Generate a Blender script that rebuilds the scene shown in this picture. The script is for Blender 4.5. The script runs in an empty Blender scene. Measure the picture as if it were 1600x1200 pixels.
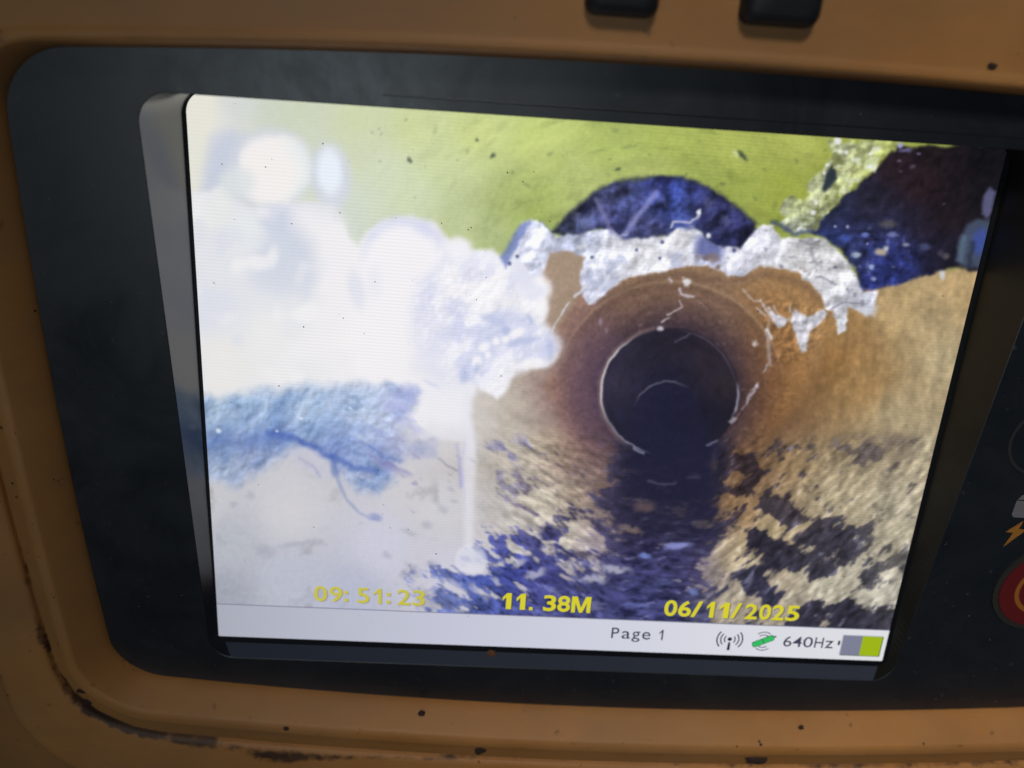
import bpy, bmesh, math, random
import numpy as np
from mathutils import Matrix, Vector

# Units: metres in Blender; the builders below work in millimetres (MM).
# Axes: the dark front panel of the instrument lies in z = 0, x to its right, y up the panel, z out of it.
MM = .001
sc = bpy.context.scene
col = sc.collection

# ---------------------------------------------------------------- camera
cam = bpy.data.objects.new('camera', bpy.data.cameras.new('camera'))
col.objects.link(cam)
cr = Vector((.99778, .06463, .01596)); cd = Vector((.05219, -.90823, .41520)); cf = Vector((.04133, -.41344, -.90959))
cam.matrix_world = Matrix((( cr.x, -cd.x, -cf.x, -18.963 * MM), (cr.y, -cd.y, -cf.y, 117.984 * MM), (cr.z, -cd.z, -cf.z, 120.398 * MM), (0, 0, 0, 1)))
cam.data.sensor_width = 36; cam.data.lens = 26.21
cam.data.clip_start = .005; cam.data.clip_end = 20
cam.data.dof.use_dof = True; cam.data.dof.focus_distance = .137; cam.data.dof.aperture_fstop = 11.
sc.camera = cam

# ---------------------------------------------------------------- light: a dim grey surround and two added area lamps, no fixture in view
world = bpy.data.worlds.new('World'); sc.world = world; world.use_nodes = True
wb = world.node_tree.nodes['Background']
wb.inputs[0].default_value = (.62, .74, 1, 1); wb.inputs[1].default_value = .012
def area(name, loc, to, size, sizey, watts, colour, spread=180):
    d = bpy.data.lights.new(name, 'AREA'); d.shape = 'RECTANGLE'; d.size = size; d.size_y = sizey
    d.energy = watts; d.color = colour; d.spread = math.radians(spread)
    o = bpy.data.objects.new(name, d); col.objects.link(o)
    o.location = loc; o.rotation_euler = (Vector(to) - Vector(loc)).to_track_quat('-Z', 'Y').to_euler()
    return o
area('sheen_lamp', (-.14, .06, .60), (-.02, .07, 0), .24, .26, .40, (.78, .91, 1))  # added; its reflection stands in for haze over the panel's top and left
area('side_fill', (-.03, .50, .50), (.11, -.03, 0), .12, .12, .10, (1, .90, .78), 38)  # added fill, narrow beam to lift the case at top right and bottom
sc.view_settings.view_transform = 'Standard'; sc.view_settings.look = 'None'
sc.view_settings.exposure = 0; sc.view_settings.gamma = 1; sc.view_settings.use_curve_mapping = False

# ---------------------------------------------------------------- what the display shows
# The inspection picture is computed here, point by point, on the display's own grid.
def ss(a, b, x):
    t = np.clip((x - a) / (b - a), 0, 1)
    return t * t * (3 - 2 * t)
_tab = np.random.RandomState(5).rand(256, 256).astype(np.float32)
def vn(x, y, s, seed=0):
    x = x / s + seed * 17.31; y = y / s + seed * 9.77
    xi = np.floor(x).astype(np.int32); yi = np.floor(y).astype(np.int32)
    fx = x - xi; fy = y - yi
    fx = fx * fx * (3 - 2 * fx); fy = fy * fy * (3 - 2 * fy)
    a = _tab[xi & 255, yi & 255]; b = _tab[(xi + 1) & 255, yi & 255]
    c = _tab[xi & 255, (yi + 1) & 255]; d = _tab[(xi + 1) & 255, (yi + 1) & 255]
    return (a + (b - a) * fx) * (1 - fy) + (c + (d - c) * fx) * fy
def fbm(x, y, s, o=4, seed=0, m=None):
    if m is not None:                     # only where the mask shows
        q = m > .004; out = np.zeros(x.shape, np.float32)
        if q.any(): out[q] = fbm(x[q], y[q], s, o, seed)
        return out
    r = 0; a = 1; t = 0
    for i in range(o):
        r = r + a * vn(x, y, s, seed + i * 3); t += a; a *= .55; s *= .5
    return r / t - .5
def rot(X, Y, deg, kx, ky):
    c, s = math.cos(math.radians(deg)), math.sin(math.radians(deg))
    return (X * c + Y * s) / kx, (-X * s + Y * c) / ky

def relief(x, y, s, o=4, seed=0, m=None, d=.22):      # light from the upper left on a lumpy surface
    return fbm(x, y, s, o, seed, m) - fbm(x + s * d, y + s * d * 1.3, s, o, seed, m)
class Picture:
    def __init__(s, X, Y):
        s.X = X.astype(np.float32); s.Y = Y.astype(np.float32)
        s.c = np.zeros(X.shape + (3,), np.float32)
        s.w = {}
    def warp(s, amp, sc, seed):
        k = (amp, sc, seed)
        if k not in s.w:
            s.w[k] = (s.X + amp * 2 * fbm(s.X, s.Y, sc, 3, seed), s.Y + amp * 2 * fbm(s.X, s.Y, sc, 3, seed + 40))
        return s.w[k]
    def field(s, pts, pw=1.6, eps=500.):
        pts = np.array(pts, np.float32)[:, :5]
        sub = (slice(None, None, 4),) * 2          # smooth, so evaluate coarsely and interpolate
        X = s.X[sub]; Y = s.Y[sub]; n = 0; d = 0
        for x, y, r, g, b in pts:
            w = 1 / ((X - x) ** 2 + (Y - y) ** 2 + eps) ** pw
            d = d + w; n = n + w[..., None] * np.array((r, g, b), np.float32)
        f = n / d[..., None]; H, W = s.X.shape
        yi = np.minimum(np.arange(H) / 4, f.shape[0] - 1.001); xi = np.minimum(np.arange(W) / 4, f.shape[1] - 1.001)
        y0 = yi.astype(int); x0 = xi.astype(int); fy = (yi - y0)[:, None, None].astype(np.float32); fx = (xi - x0)[None, :, None].astype(np.float32)
        a = f[y0] * (1 - fy) + f[np.minimum(y0 + 1, f.shape[0] - 1)] * fy
        return a[:, x0] * (1 - fx) + a[:, np.minimum(x0 + 1, f.shape[1] - 1)] * fx
    def poly(s, pts, soft=2., amp=0., sc=20., seed=1):
        p = np.array(pts, np.float32); m = np.zeros_like(s.X)
        pad = soft + amp * 2 + 4
        sel = np.nonzero((s.X > p[:, 0].min() - pad) & (s.X < p[:, 0].max() + pad) & (s.Y > p[:, 1].min() - pad) & (s.Y < p[:, 1].max() + pad))
        if len(sel[0]) == 0: return m
        if amp:
            wx, wy = s.warp(amp, sc, seed); x = wx[sel]; y = wy[sel]
        else: x = s.X[sel]; y = s.Y[sel]
        d2 = np.full(x.shape, 1e9, np.float32); ins = np.zeros(x.shape, bool)
        for i in range(len(p)):
            ax, ay = p[i]; bx, by = p[(i + 1) % len(p)]
            ex, ey = bx - ax, by - ay; L = ex * ex + ey * ey + 1e-9
            t = np.clip(((x - ax) * ex + (y - ay) * ey) / L, 0, 1)
            d2 = np.minimum(d2, (x - ax - t * ex) ** 2 + (y - ay - t * ey) ** 2)
            if ay != by:
                ins ^= ((ay > y) != (by > y)) & (x < ex * (y - ay) / ey + ax)
        sd = np.sqrt(d2) * np.where(ins, 1, -1)
        m[sel] = ss(-soft, soft, sd)
        return m
    def rag(s, pts, wide, noise, amp=1.1, edge=.12):     # polygon whose border breaks up along a noise
        m = s.poly(pts, wide)
        return ss(-edge, edge, m - .5 + noise * amp) * ss(0, .06, m)
    def line(s, pts, w, soft=1.6, amp=1.8, sc=7., seed=1, taper=False):
        p = np.array(pts, np.float32); m = np.zeros_like(s.X); pad = w + soft + amp * 2 + 3
        sel = np.nonzero((s.X > p[:, 0].min() - pad) & (s.X < p[:, 0].max() + pad) & (s.Y > p[:, 1].min() - pad) & (s.Y < p[:, 1].max() + pad))
        if len(sel[0]) == 0: return m
        if amp:
            wx, wy = s.warp(amp, sc, seed); x = wx[sel]; y = wy[sel]
        else: x = s.X[sel]; y = s.Y[sel]
        best = np.full(x.shape, -1e9, np.float32); n = len(p) - 1
        for i in range(n):
            ax, ay = p[i]; ex, ey = p[i + 1] - p[i]; L = ex * ex + ey * ey + 1e-9
            t = np.clip(((x - ax) * ex + (y - ay) * ey) / L, 0, 1)
            ww = w * (1 - .85 * (i + t) / n) if taper else w
            best = np.maximum(best, ww / 2 - np.sqrt((x - ax - t * ex) ** 2 + (y - ay - t * ey) ** 2))
        m[sel] = ss(-soft, soft, best)
        return m
    def ell(s, cx, cy, rx, ry, deg=0, soft=.3, amp=0., sc=20., seed=1):
        m = np.zeros_like(s.X); R = max(rx, ry) * (1 + soft) + amp * 2
        q = np.nonzero((np.abs(s.X - cx) < R) & (np.abs(s.Y - cy) < R))
        x, y = s.warp(amp, sc, seed) if amp else (s.X, s.Y)
        u, v = rot(x[q] - cx, y[q] - cy, deg, rx, ry)
        m[q] = 1 - ss(1 - soft, 1 + soft, np.sqrt(u * u + v * v))
        return m
    def ring(s, cx, cy, rx, ry, w, a0, a1, soft=1.4, fade=12):   # part of an ellipse, angles clockwise from the right
        u = (s.X - cx) / rx; v = (s.Y - cy) / ry; r = np.hypot(u, v)
        an = np.degrees(np.arctan2(v, u)) % 360; mid = (a0 + a1) / 2; half = (a1 - a0) / 2
        da = np.abs((an - mid + 180) % 360 - 180)
        return ss(w / 2 + soft, max(w / 2 - soft, 0) - .01, np.abs(r - 1) * (rx + ry) / 2) * ss(half + fade, half - fade, da)
    def put(s, m, col, a=1.):
        q = np.nonzero(m > .002); mm = (m[q] * a)[:, None]; col = np.asarray(col, np.float32)
        s.c[q] = s.c[q] * (1 - mm) + (col[q] if col.ndim > 1 else col) * mm
    def gain(s, m, k):
        q = np.nonzero(m)
        s.c[q] = s.c[q] * (1 + m[q] * k)[:, None]

def paint(X, Y):
    X = X.astype(np.float32); Y = Y.astype(np.float32)
    jx = 3.4 * fbm(X, Y, 11, 3, 201); jy = 3.4 * fbm(X, Y, 11, 3, 211)
    P = Picture(X + jx, Y + jy); X = P.X; Y = P.Y
    # --- yellow-green pipe liner
    g = P.field([(310,170,230,223,217),(340,200,224,225,220),(370,165,210,215,212),(430,170,203,211,192),(470,175,203,212,184),(560,190,206,214,170),(650,200,206,216,154),(480,210,206,213,192),(560,240,207,215,182),
        (750,212,202,213,134),(850,225,194,208,116),(950,232,180,196,102),(1050,240,168,182,86),(1150,245,168,178,84),(1250,235,174,182,86),(1330,240,160,170,70),(1300,300,136,146,52),
        (1225,300,152,164,64),(1150,290,152,166,72),(1100,275,158,172,82),(950,268,170,186,96),(880,300,166,182,96),(830,340,154,172,84),(800,330,170,186,108),(770,365,168,182,122),
        (720,350,190,202,148),(650,310,206,217,178),(600,270,208,218,186),(700,270,200,213,156),(560,310,208,217,198),(540,340,206,214,204),(350,260,208,212,220),(330,330,214,217,224)])
    P.put(np.ones_like(X), g)
    k = ss(520, 900, X)
    qr = np.hypot(X - 1046, Y - 660); qt = np.arctan2(X - 1046, 660 - Y) * 430
    top = ss(480, 420, Y)
    P.gain(fbm(qt / 3.2, qr, 26, 4, 3, m=top) * k, .20)
    P.gain(-ss(.06, .3, fbm(qt / 2.6, qr, 15, 4, 11, m=top)) * k, .09)
    P.put(ss(.0, .28, fbm(X, Y, 110, 3, 21, m=top)) * k, (206, 210, 150), .25)
    P.gain(fbm(X, Y, 4, 2, 12, m=top) * k, .05)
    for x, y, l, w, d, a in [(1160,243,11,4.2,50,.95),(770,244,6,3.5,-50,.8),(640,250,6,3,70,.75),(745,219,3,3,0,.7),(582,207,2.2,2.2,0,.5),(593,202,2.2,2.2,0,.5),(597,210,2,3,0,.4),(635,187,2.4,2.4,0,.5),
            (680,203,3,8,20,.25),(730,236,3,6,20,.3),(800,270,3,5,10,.4),(965,264,5,3.5,-10,.75),(935,236,16,3,-12,.25),(985,228,15,3,-12,.3),(960,204,7,4,0,.3),(1245,252,3,5,-20,.6),
            (1130,288,5,4,0,.6),(1072,273,3,3,0,.6),(953,249,3,2,0,.6),(1180,310,7,3,30,.5),(825,290,8,4,20,.35),(860,240,6,3,-30,.4),(1210,345,6,4,0,.5),(1290,235,4,3,0,.4),(1195,265,4,2,40,.5),
            (545,252,2,2,0,.4),(594,252,2.2,2.2,0,.35),(665,262,1.8,1.8,0,.4),(648,310,2,2,0,.3),(715,250,2,2,0,.4),(1092,222,5,2,0,.3),(1210,320,5,8,20,.3),(1015,241,4,2,0,.4)]:
        P.put(P.ell(x, y, l * .9, w * .85, d, .55, 2, 5, 76), (58, 76, 64), a * (.9 if a > .65 else .6))
    P.put(P.ell(1149, 240, 3, 6, -30, .5), (225, 228, 190), .5)
    P.put(P.poly([(285,345),(420,380),(560,400),(700,402),(795,412),(850,392),(900,376),(1200,385),(1345,452),(1450,430),(1600,418),(1600,1070),(285,1070)], 5), P.field([(400,500,222,222,228),(640,520,232,230,238),(600,680,206,206,218),(740,650,214,210,212),(800,620,190,180,170),(850,480,186,172,160),(900,430,168,146,122),(1100,450,130,100,80),(1400,500,176,150,104),(740,800,204,202,210)]))
    # --- blurred bright foam on the left
    P.put(P.poly([(285,140),(338,140),(340,185),(325,240),(318,300),(325,420),(285,420)], 14), (230, 228, 214), .85)
    P.put(P.poly([(330,215),(360,200),(385,215),(360,260),(330,310),(315,300)], 16), (196, 203, 222), .8)
    P.put(P.ell(425, 262, 66, 62, 0, .18), (208, 213, 228), .7)
    P.put(P.ell(517, 275, 32, 52, -6, .25), (210, 214, 234), .75)
    fm = P.field([(330,340,220,222,228),(345,420,222,224,230),(380,360,230,232,233),(430,350,204,210,226),(470,380,200,206,224),(430,400,206,212,228),(480,420,212,217,229),(380,420,222,224,230),
        (470,480,224,226,231),(560,560,236,233,235),(420,520,232,231,231),(340,560,230,228,224),(330,480,214,217,231),(600,480,239,236,240),(640,590,235,232,236),(700,560,229,228,239),(560,420,241,238,239),(690,620,233,232,239)])
    foam = P.poly([(285,330),(300,300),(330,300),(345,290),(360,310),(395,325),(450,315),(480,318),(520,320),(535,345),(545,372),(560,384),(572,362),(600,343),(640,337),(682,349),(704,378),(732,380),(742,391),
        (770,391),(783,404),(800,395),(815,352),(830,345),(850,360),(880,378),(862,392),(850,408),(853,430),(866,446),(864,456),(852,465),(858,482),(852,503),(866,515),(878,532),(880,545),(874,562),(858,574),(840,574),(832,566),
        (825,580),(806,582),(797,600),(790,615),(776,624),(758,612),(745,604),(735,622),(734,660),(744,690),(740,760),(738,870),(728,870),(724,700),(700,690),(660,690),(640,650),(560,610),(285,630)], 7, 2.2, 14, 4)
    P.put(foam, fm)
    P.put(P.ell(425, 265, 52, 53, 0, .22, 6, 26, 71), (240, 236, 235))
    P.put(P.ell(453, 262, 33, 46, 0, .3), (233, 237, 237), .75)
    P.put(P.ell(420, 270, 43, 47, 0, .3, 6, 26, 72), (242, 237, 235))
    P.put(P.ell(515, 268, 19, 36, -4, .4), (231, 238, 248))
    P.put(P.ell(342, 327, 20, 34, 18, .3), (224, 229, 226), .9)
    P.put(P.ell(372, 285, 26, 24, 0, .5), (218, 224, 226), .8)
    P.put(P.ell(388, 362, 26, 24, 0, .5), (226, 230, 232), .8)
    P.put(P.ell(432, 345, 26, 22, 30, .6), (196, 203, 224), .6)
    P.put(P.poly([(428,370),(440,352),(470,372),(495,390),(497,430),(490,470),(465,455),(440,460),(395,440),(400,400)], 18, 8, 30, 73), (198, 205, 222), .5)
    M = P.poly([(290,300),(500,300),(700,400),(700,600),(290,600)], 30) * foam; rl = relief(X, Y, 80, 3, 341, M, .25); P.put(ss(.03, .22, rl) * M, (243, 240, 240), .7); P.put(ss(.05, .25, -rl) * M, (206, 211, 228), .4)
    P.put(P.poly([(455,322),(480,318),(520,328),(536,345),(543,372),(560,388),(600,400),(580,470),(520,560),(440,560),(480,510),(497,460),(498,410),(485,380),(460,350)], 22), (238, 235, 237), .85)
    P.put(P.ell(632, 404, 67, 64, 0, .16, 6, 30, 91) * ss(440, 370, Y), (200, 205, 240), .7)
    P.put(P.ell(628, 416, 62, 64, 0, .2, 8, 30, 92), (241, 238, 242))
    P.put(P.poly([(560,420),(600,405),(690,400),(660,460),(642,500),(640,560),(660,640),(560,600),(540,520)], 14), (240, 237, 240), .9)
    P.put(P.poly([(690,380),(712,372),(735,380),(720,400),(690,430),(672,470),(660,450)], 10), (236, 234, 243), .7)
    P.put(P.ell(557, 452, 13, 30, -12, .6), (215, 216, 234), .65)
    P.put(P.ell(585, 440, 12, 26, 0, .6), (226, 226, 240), .5)
    P.put(P.poly([(690,410),(720,400),(760,405),(782,412),(800,400),(790,450),(760,470),(720,500),(700,560),(690,600),(650,560),(642,520),(645,490),(660,450)], 20, 6, 24, 75), (216, 218, 240), .6)
    P.put(P.ell(668, 462, 18, 34, 20, .7, 6, 20, 74), (208, 212, 239), .6)
    P.put(P.ell(745, 440, 55, 40, -10, .4), (243, 240, 244), .95)
    P.put(P.ell(716, 388, 16, 18, 0, .4), (240, 238, 246), .8)
    P.put(P.ell(757, 408, 24, 14, 10, .4), (236, 236, 248), .9)
    P.put(P.poly([(705,480),(740,495),(800,480),(830,500),(860,525),(870,545),(850,570),(800,560),(770,600),(735,600),(715,580),(708,530)], 8, 3, 18, 6), (204, 208, 238), .85)
    z = P.ell(800, 520, 105, 120, 0, .3); n = fbm(X, Y, 34, 4, 51, z)
    P.put(ss(.0, .25, n) * z * foam, (240, 240, 247), .7)
    z2 = P.poly([(690,400),(780,408),(815,350),(850,360),(880,380),(870,450),(880,540),(850,580),(790,620),(740,610),(700,580),(660,520),(650,460)], 34) * foam
    rl = relief(X, Y, 46, 4, 321, z2, .26)
    P.put(ss(.02, .2, -rl) * z2, (194, 201, 233), .5); P.put(ss(.0, .2, rl) * z2, (246, 245, 249), .7)
    P.gain(relief(X, Y, 9, 3, 323, z2) * z2, .14)
    P.put(P.poly([(795,388),(815,350),(840,350),(862,372),(850,400),(850,470),(826,470),(800,440)], 7, 2, 10, 8) * foam, (222, 224, 242), .75)
    for x, y, l, w, d in [(745,564,7,9,20),(757,543,10,7,-30),(775,533,6,6,0),(808,520,13,6,-25),(762,555,5,5,0),(790,530,6,6,0),(850,440,14,8,0),(835,568,18,9,0),(848,480,10,16,0)]:
        P.put(P.ell(x, y, l, w, d, .5), (246, 243, 246), .85)
    for x, y, l, w, d, a in [(790,516,6,7,0,.55),(828,498,4,7,-30,.5),(815,534,22,5,-12,.45),(745,575,4,8,20,.4),(725,588,7,12,0,.45),(770,500,20,6,20,.3),(860,548,5,16,0,.35)]:
        P.put(P.ell(x, y, l, w, d, .6), (150, 166, 214), a)
    P.put(P.line([(838,345),(828,362),(836,380)], 4) + P.line([(852,356),(846,372),(858,388)], 3), (245, 246, 250), .8)
    P.put(P.line([(845,348),(858,362),(866,376)], 5, 3), (92, 108, 160), .75)
    q = foam[..., None] * .10; P.c = P.c * (1 - q) + np.array((250, 248, 249), np.float32) * q
    # --- floor and side walls: pale mortar left, tan right
    lo = P.field([(330,770,198,198,204),(360,850,180,184,194),(350,930,160,164,178),(450,800,206,204,210),(450,900,184,188,204),(600,850,202,202,220),(550,930,180,184,206),(680,780,208,206,208),(700,880,202,200,216),
        (640,720,208,206,212),(780,760,198,194,190),(800,700,188,180,165),(850,720,184,170,146),(850,780,198,190,172),(820,830,196,190,180),(900,700,156,126,106),(900,650,142,112,104),(860,620,156,130,124),(800,640,186,174,160),(760,650,206,200,194),
        (930,760,150,122,98),(880,800,190,178,156),(940,700,110,82,84),(1250,600,130,94,58),(1200,640,104,72,50),(1300,560,150,108,60),(1350,600,160,124,76),(1330,520,160,122,74),(1400,480,178,150,104),(1450,500,180,156,114),(1510,450,186,156,108),(1480,560,178,160,122),
        (1400,650,164,146,112),(1440,720,170,158,130),(1420,860,178,170,148),(1400,800,174,164,140),(1330,780,170,156,126),(1250,760,160,138,104),(1300,900,182,174,154),(1390,940,192,186,168),(1200,900,178,166,138),(1170,800,160,124,86),(1150,720,112,80,54),(1200,840,172,152,116)])
    low = np.maximum(P.poly([(285,740),(330,752),(370,758),(400,742),(430,722),(470,700),(510,720),(620,700),(680,690),(722,690),(724,860),(736,900),(742,860),(742,690),(736,650),(738,622),(758,614),(776,626),(795,612),(800,592),(830,580),(862,574),(878,555),(882,535),
        (870,515),(856,500),(862,470),(870,450),(856,430),(850,395),(880,388),(915,390),(1000,400),(1200,400),(1350,450),(1450,425),(1530,415),(1600,415),(1600,1060),(285,1060)], 5, 1.5, 12, 9), 0)
    P.put(low, lo)
    # grain: fine speckle, and slanted ridges on the right wall
    P.gain(fbm(X, Y, 9, 3, 61, m=low) * low * ss(700, 900, X), .22)
    u, v = rot(X, Y, 97, 3.2, 1)
    P.gain(fbm(u, v, 13, 3, 63, m=low) * low * ss(1200, 1300, X) * (1 - ss(640, 740, Y)), .30)
    u, v = rot(X, Y, -38, 2.6, 1)
    P.gain(fbm(u, v, 24, 4, 65, m=low) * low * ss(1120, 1200, X) * ss(640, 720, Y), .34)
    P.gain(-ss(.08, .22, fbm(u, v, 22, 4, 67, m=low)) * low * ss(1150, 1220, X) * ss(650, 730, Y), .28)
    u, v = rot(X, Y, 28, 2.8, 1)
    P.gain(fbm(u, v, 18, 4, 69, m=low) * low * ss(690, 780, X) * (1 - ss(960, 1010, X)) * ss(600, 660, Y), .30)
    # --- brown bell of the pipe
    rb = np.hypot((X - 1047) / 1.0, (Y - 612) * 1.03); ab = np.arctan2(Y - 612, X - 1047)
    ramp = lambda v, xs, cs: np.stack([np.interp(v, xs, [c[i] for c in cs]) for i in range(3)], -1).astype(np.float32)
    br = ramp(rb, (95, 112, 132, 160, 185, 205, 240), ((58,46,56), (72,55,62), (94,71,68), (122,93,76), (142,110,84), (152,118,88), (160,130,100)))
    lf = ss(1000, 880, X)[..., None]; rt = ss(1120, 1230, X)[..., None]
    br = br * (1 - lf * .0) + lf * np.array((6, 2, 14), np.float32) + rt * np.array((0, -10, -24), np.float32)
    bell = P.poly([(852,395),(915,390),(1000,400),(1150,400),(1250,420),(1285,460),(1292,490),(1290,540),(1260,600),(1230,650),(1190,690),(1120,720),(980,730),(930,720),(890,680),(868,640),(850,600),(872,570),(885,540),(860,505),(862,475),(870,450),(853,428)], 16, 3, 20, 12)
    P.put(bell, br)
    u, v = rot(X, Y, 35, 2.6, 1)
    P.gain(fbm(ab * 160 / 2.5, rb, 10, 3, 71, m=bell) * bell, .20); P.gain(fbm(X, Y, 4.5, 2, 72, m=bell) * bell, .26)
    P.put(ss(.2, .34, fbm(X, Y, 12, 3, 73, m=bell)) * bell, (176, 150, 136), .22)
    P.put(P.ell(925, 600, 46, 110, 0, .7), (92, 70, 98), .38)
    P.put(P.ring(1047, 612, 170, 164, 9, 205, 345, 8, 18), (84, 62, 56), .3); P.put(P.ring(1047, 612, 178, 172, 3, 205, 340, 3, 18), (176, 146, 116), .4)
    # --- tan patch on the left shoulder of the bell, white crust over the top
    P.put(P.poly([(848,395),(905,390),(915,402),(908,430),(908,455),(895,480),(868,520),(858,500),(866,450)], 5, 2, 12, 14), (166, 146, 124), .7)
    crust = P.poly([(808,400),(815,355),(830,344),(848,347),(866,370),(905,362),(950,356),(975,372),(1000,370),(1040,368),(1058,354),(1082,351),(1096,362),(1108,378),(1130,384),(1156,378),(1172,362),(1190,352),(1206,350),(1222,372),(1250,371),
        (1290,374),(1308,388),(1328,412),(1343,440),(1350,456),(1372,455),(1368,478),(1357,492),(1341,488),(1326,478),(1322,516),(1311,523),(1303,486),(1289,484),(1282,462),(1270,446),(1250,430),(1228,420),(1206,417),(1185,416),(1162,431),(1138,430),(1106,415),(1070,416),(1040,424),
        (1000,431),(975,438),(950,455),(934,468),(922,476),(910,462),(906,432),(914,400),(885,393),(858,394),(852,420),(830,430)], 3, 3.2, 11, 15)
    cr = P.field([(840,380,205,208,228),(900,380,178,186,214),(950,400,208,210,222),(930,450,204,206,228),(1000,400,214,213,220),(1070,375,220,218,222),(1060,400,206,206,216),(1110,395,150,155,190),(1140,400,204,204,214),(1190,380,204,206,222),(1200,365,222,222,232),
        (1240,400,190,190,192),(1280,400,196,194,194),(1320,440,200,200,206),(1300,460,200,199,206),(1340,470,196,198,214),(1313,505,196,198,208),(1260,430,206,206,212)])
    P.put(P.poly([(930,470),(960,456),(1000,436),(1060,424),(1140,436),(1200,424),(1250,436),(1280,462),(1292,492),(1278,470),(1250,446),(1200,432),(1140,444),(1060,432),(1000,444),(960,466)], 12), (84, 64, 60), .45)
    P.put(crust, cr * 1.06)
    P.gain(relief(X, Y, 34, 5, 281, crust) * crust, 1.0); P.gain(relief(X, Y, 10, 3, 283, crust) * crust, .32)
    P.gain(fbm(X, Y, 12, 4, 81, m=crust) * crust, .12); P.gain(fbm(X, Y, 4.5, 2, 82, m=crust) * crust, .09)
    u, v = rot(X, Y, -55, 3.2, 1); P.gain(fbm(u, v, 11, 3, 84, m=crust) * crust * ss(1000, 940, X), .34)
    P.put(ss(.06, .24, fbm(X, Y, 22, 4, 83, m=crust)) * crust * ss(1190, 1230, X), (150, 150, 158), .7)
    P.put(ss(.07, .26, fbm(X, Y, 26, 4, 85, m=crust)) * crust * ss(1190, 1150, X), (166, 174, 208), .65)
    P.put(ss(.16, .30, -fbm(X, Y, 14, 4, 86, m=crust)) * crust * ss(1150, 1210, X), (108, 110, 124), .55)
    P.put(ss(.16, .3, fbm(X, Y, 24, 4, 87, m=crust)) * crust, (236, 236, 240), .6)
    P.put(ss(.13, .24, fbm(X, Y, 17, 4, 381, m=crust)) * crust * P.poly([(1040,400),(1110,396),(1160,404),(1200,395),(1262,424),(1262,450),(1160,440),(1040,440)], 10), (128, 104, 88), .8)
    P.put(P.line([(1306,446),(1284,432),(1274,434)], 2.4, 1.5) + P.line([(1346,474),(1318,472),(1296,484)], 2, 1.4) + P.line([(1250,376),(1264,382),(1282,376)], 3, 2), (112, 114, 130), .7)
    for pts, w in [([(938,398),(932,414)],4),([(920,442),(898,464)],4),([(952,432),(930,462),(921,474)],5),([(890,472),(878,492)],2.2),([(888,476),(864,512)],1.8),([(862,520),(866,512)],2)]:
        P.put(P.line(pts, w, 1.4), (216, 216, 232), .8)
    for x, y, r in [(994,390,2.6),(1031,404,2.6),(925,402,2.5),(1035,378,3),(1147,391,3.4),(1305,417,2),(808,401,3),(796,411,3)]:
        P.put(P.ell(x, y, r, r, 0, .4), (70, 76, 120), .85)
    P.put(P.ell(1108, 388, 24, 17, 30, .5, 5, 12, 16), (88, 98, 166), .8)
    P.put(P.ell(1112, 402, 14, 7, 0, .5, 4, 10, 17), (128, 108, 96), .7)
    # drips hanging on the right of the bell
    P.put(P.poly([(1198,478),(1207,500),(1216,512),(1226,512),(1234,497),(1243,522),(1252,551),(1260,549),(1267,516),(1280,507),(1294,490),(1286,484),(1262,494),(1242,484),(1236,500),(1222,494),(1212,490)], 2.5, 2, 8, 18), (204, 206, 222), .9)
    M = P.poly([(1190,470),(1300,480),(1290,520),(1255,560),(1200,580)], 4); P.gain(relief(X, Y, 14, 4, 331, M) * M, .9)
    P.put(P.poly([(1204,485),(1202,520),(1206,572),(1200,572),(1196,520)], 2), (180, 170, 176), .55)
    P.put(P.line([(1188,468),(1200,490),(1214,500)], 3, 1.5) + P.line([(1160,452),(1178,470),(1188,470)], 1.5, 1.2) + P.line([(1216,490),(1208,478)],2.2,1.2) + P.line([(1236,488),(1234,478)],2.2,1.2), (206, 200, 208), .75)
    P.put(P.poly([(1340,480),(1372,478),(1368,495),(1352,494)], 4, 2, 8, 19), (206, 208, 220), .6)
    P.put(P.ell(1472, 428, 4.5, 9, 0, .5), (206, 214, 232), .75)
    # --- blue shadowed recess above the crust
    dm = P.poly([(864,366),(880,345),(905,320),(935,297),(975,283),(1020,277),(1060,278),(1090,286),(1120,302),(1150,324),(1178,348),(1182,358),(1168,370),(1158,386),(1134,386),(1104,372),(1094,360),(1082,352),(1058,356),(1042,369),(1000,371),(975,374),(950,358),(930,356),(900,364),(880,369)], 3.5, 6, 24, 22)
    dc = P.field([(880,352,70,80,116),(910,340,84,94,140),(940,310,72,76,122),(970,300,96,102,160),(990,320,74,86,150),(1020,290,66,76,158),(1050,300,58,80,176),(1040,330,58,78,172),(1070,330,76,94,174),(1020,350,92,92,138),(970,345,66,72,138),(950,340,58,58,100),
        (1090,300,50,54,112),(1110,340,58,58,102),(1150,350,46,48,92),(1130,320,50,52,102),(1120,365,42,46,92),(990,362,68,74,128)])
    P.put(dm, dc)
    P.gain(relief(X, Y, 44, 4, 291, dm) * dm, 2.2); P.gain(relief(X, Y, 15, 4, 293, dm) * dm, .9)
    P.put(P.line([(866,362),(880,345),(905,320),(935,297),(975,283),(1020,277),(1060,278),(1090,286),(1120,302),(1150,324),(1178,348)], 7, 5), (34, 36, 62), .6)
    P.gain(fbm(X, Y, 5, 3, 92, m=dm) * dm, .4)
    P.put(ss(.1, .3, fbm(X, Y, 24, 4, 93, m=dm)) * dm, (118, 124, 176), .45); P.gain(-dm, .10)
    P.put(ss(.1, .3, -fbm(X, Y, 30, 4, 95, m=dm)) * dm, (34, 34, 74), .55)
    P.put(P.line([(1026,302),(1008,322),(990,346),(976,366)], 8, 3.5, 1.5, 8, 23), (140, 142, 200), .75)
    P.put(P.line([(932,312),(942,332),(956,362)], 7, 3.5, 1.5, 8, 24), (126, 124, 176), .7)
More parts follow.
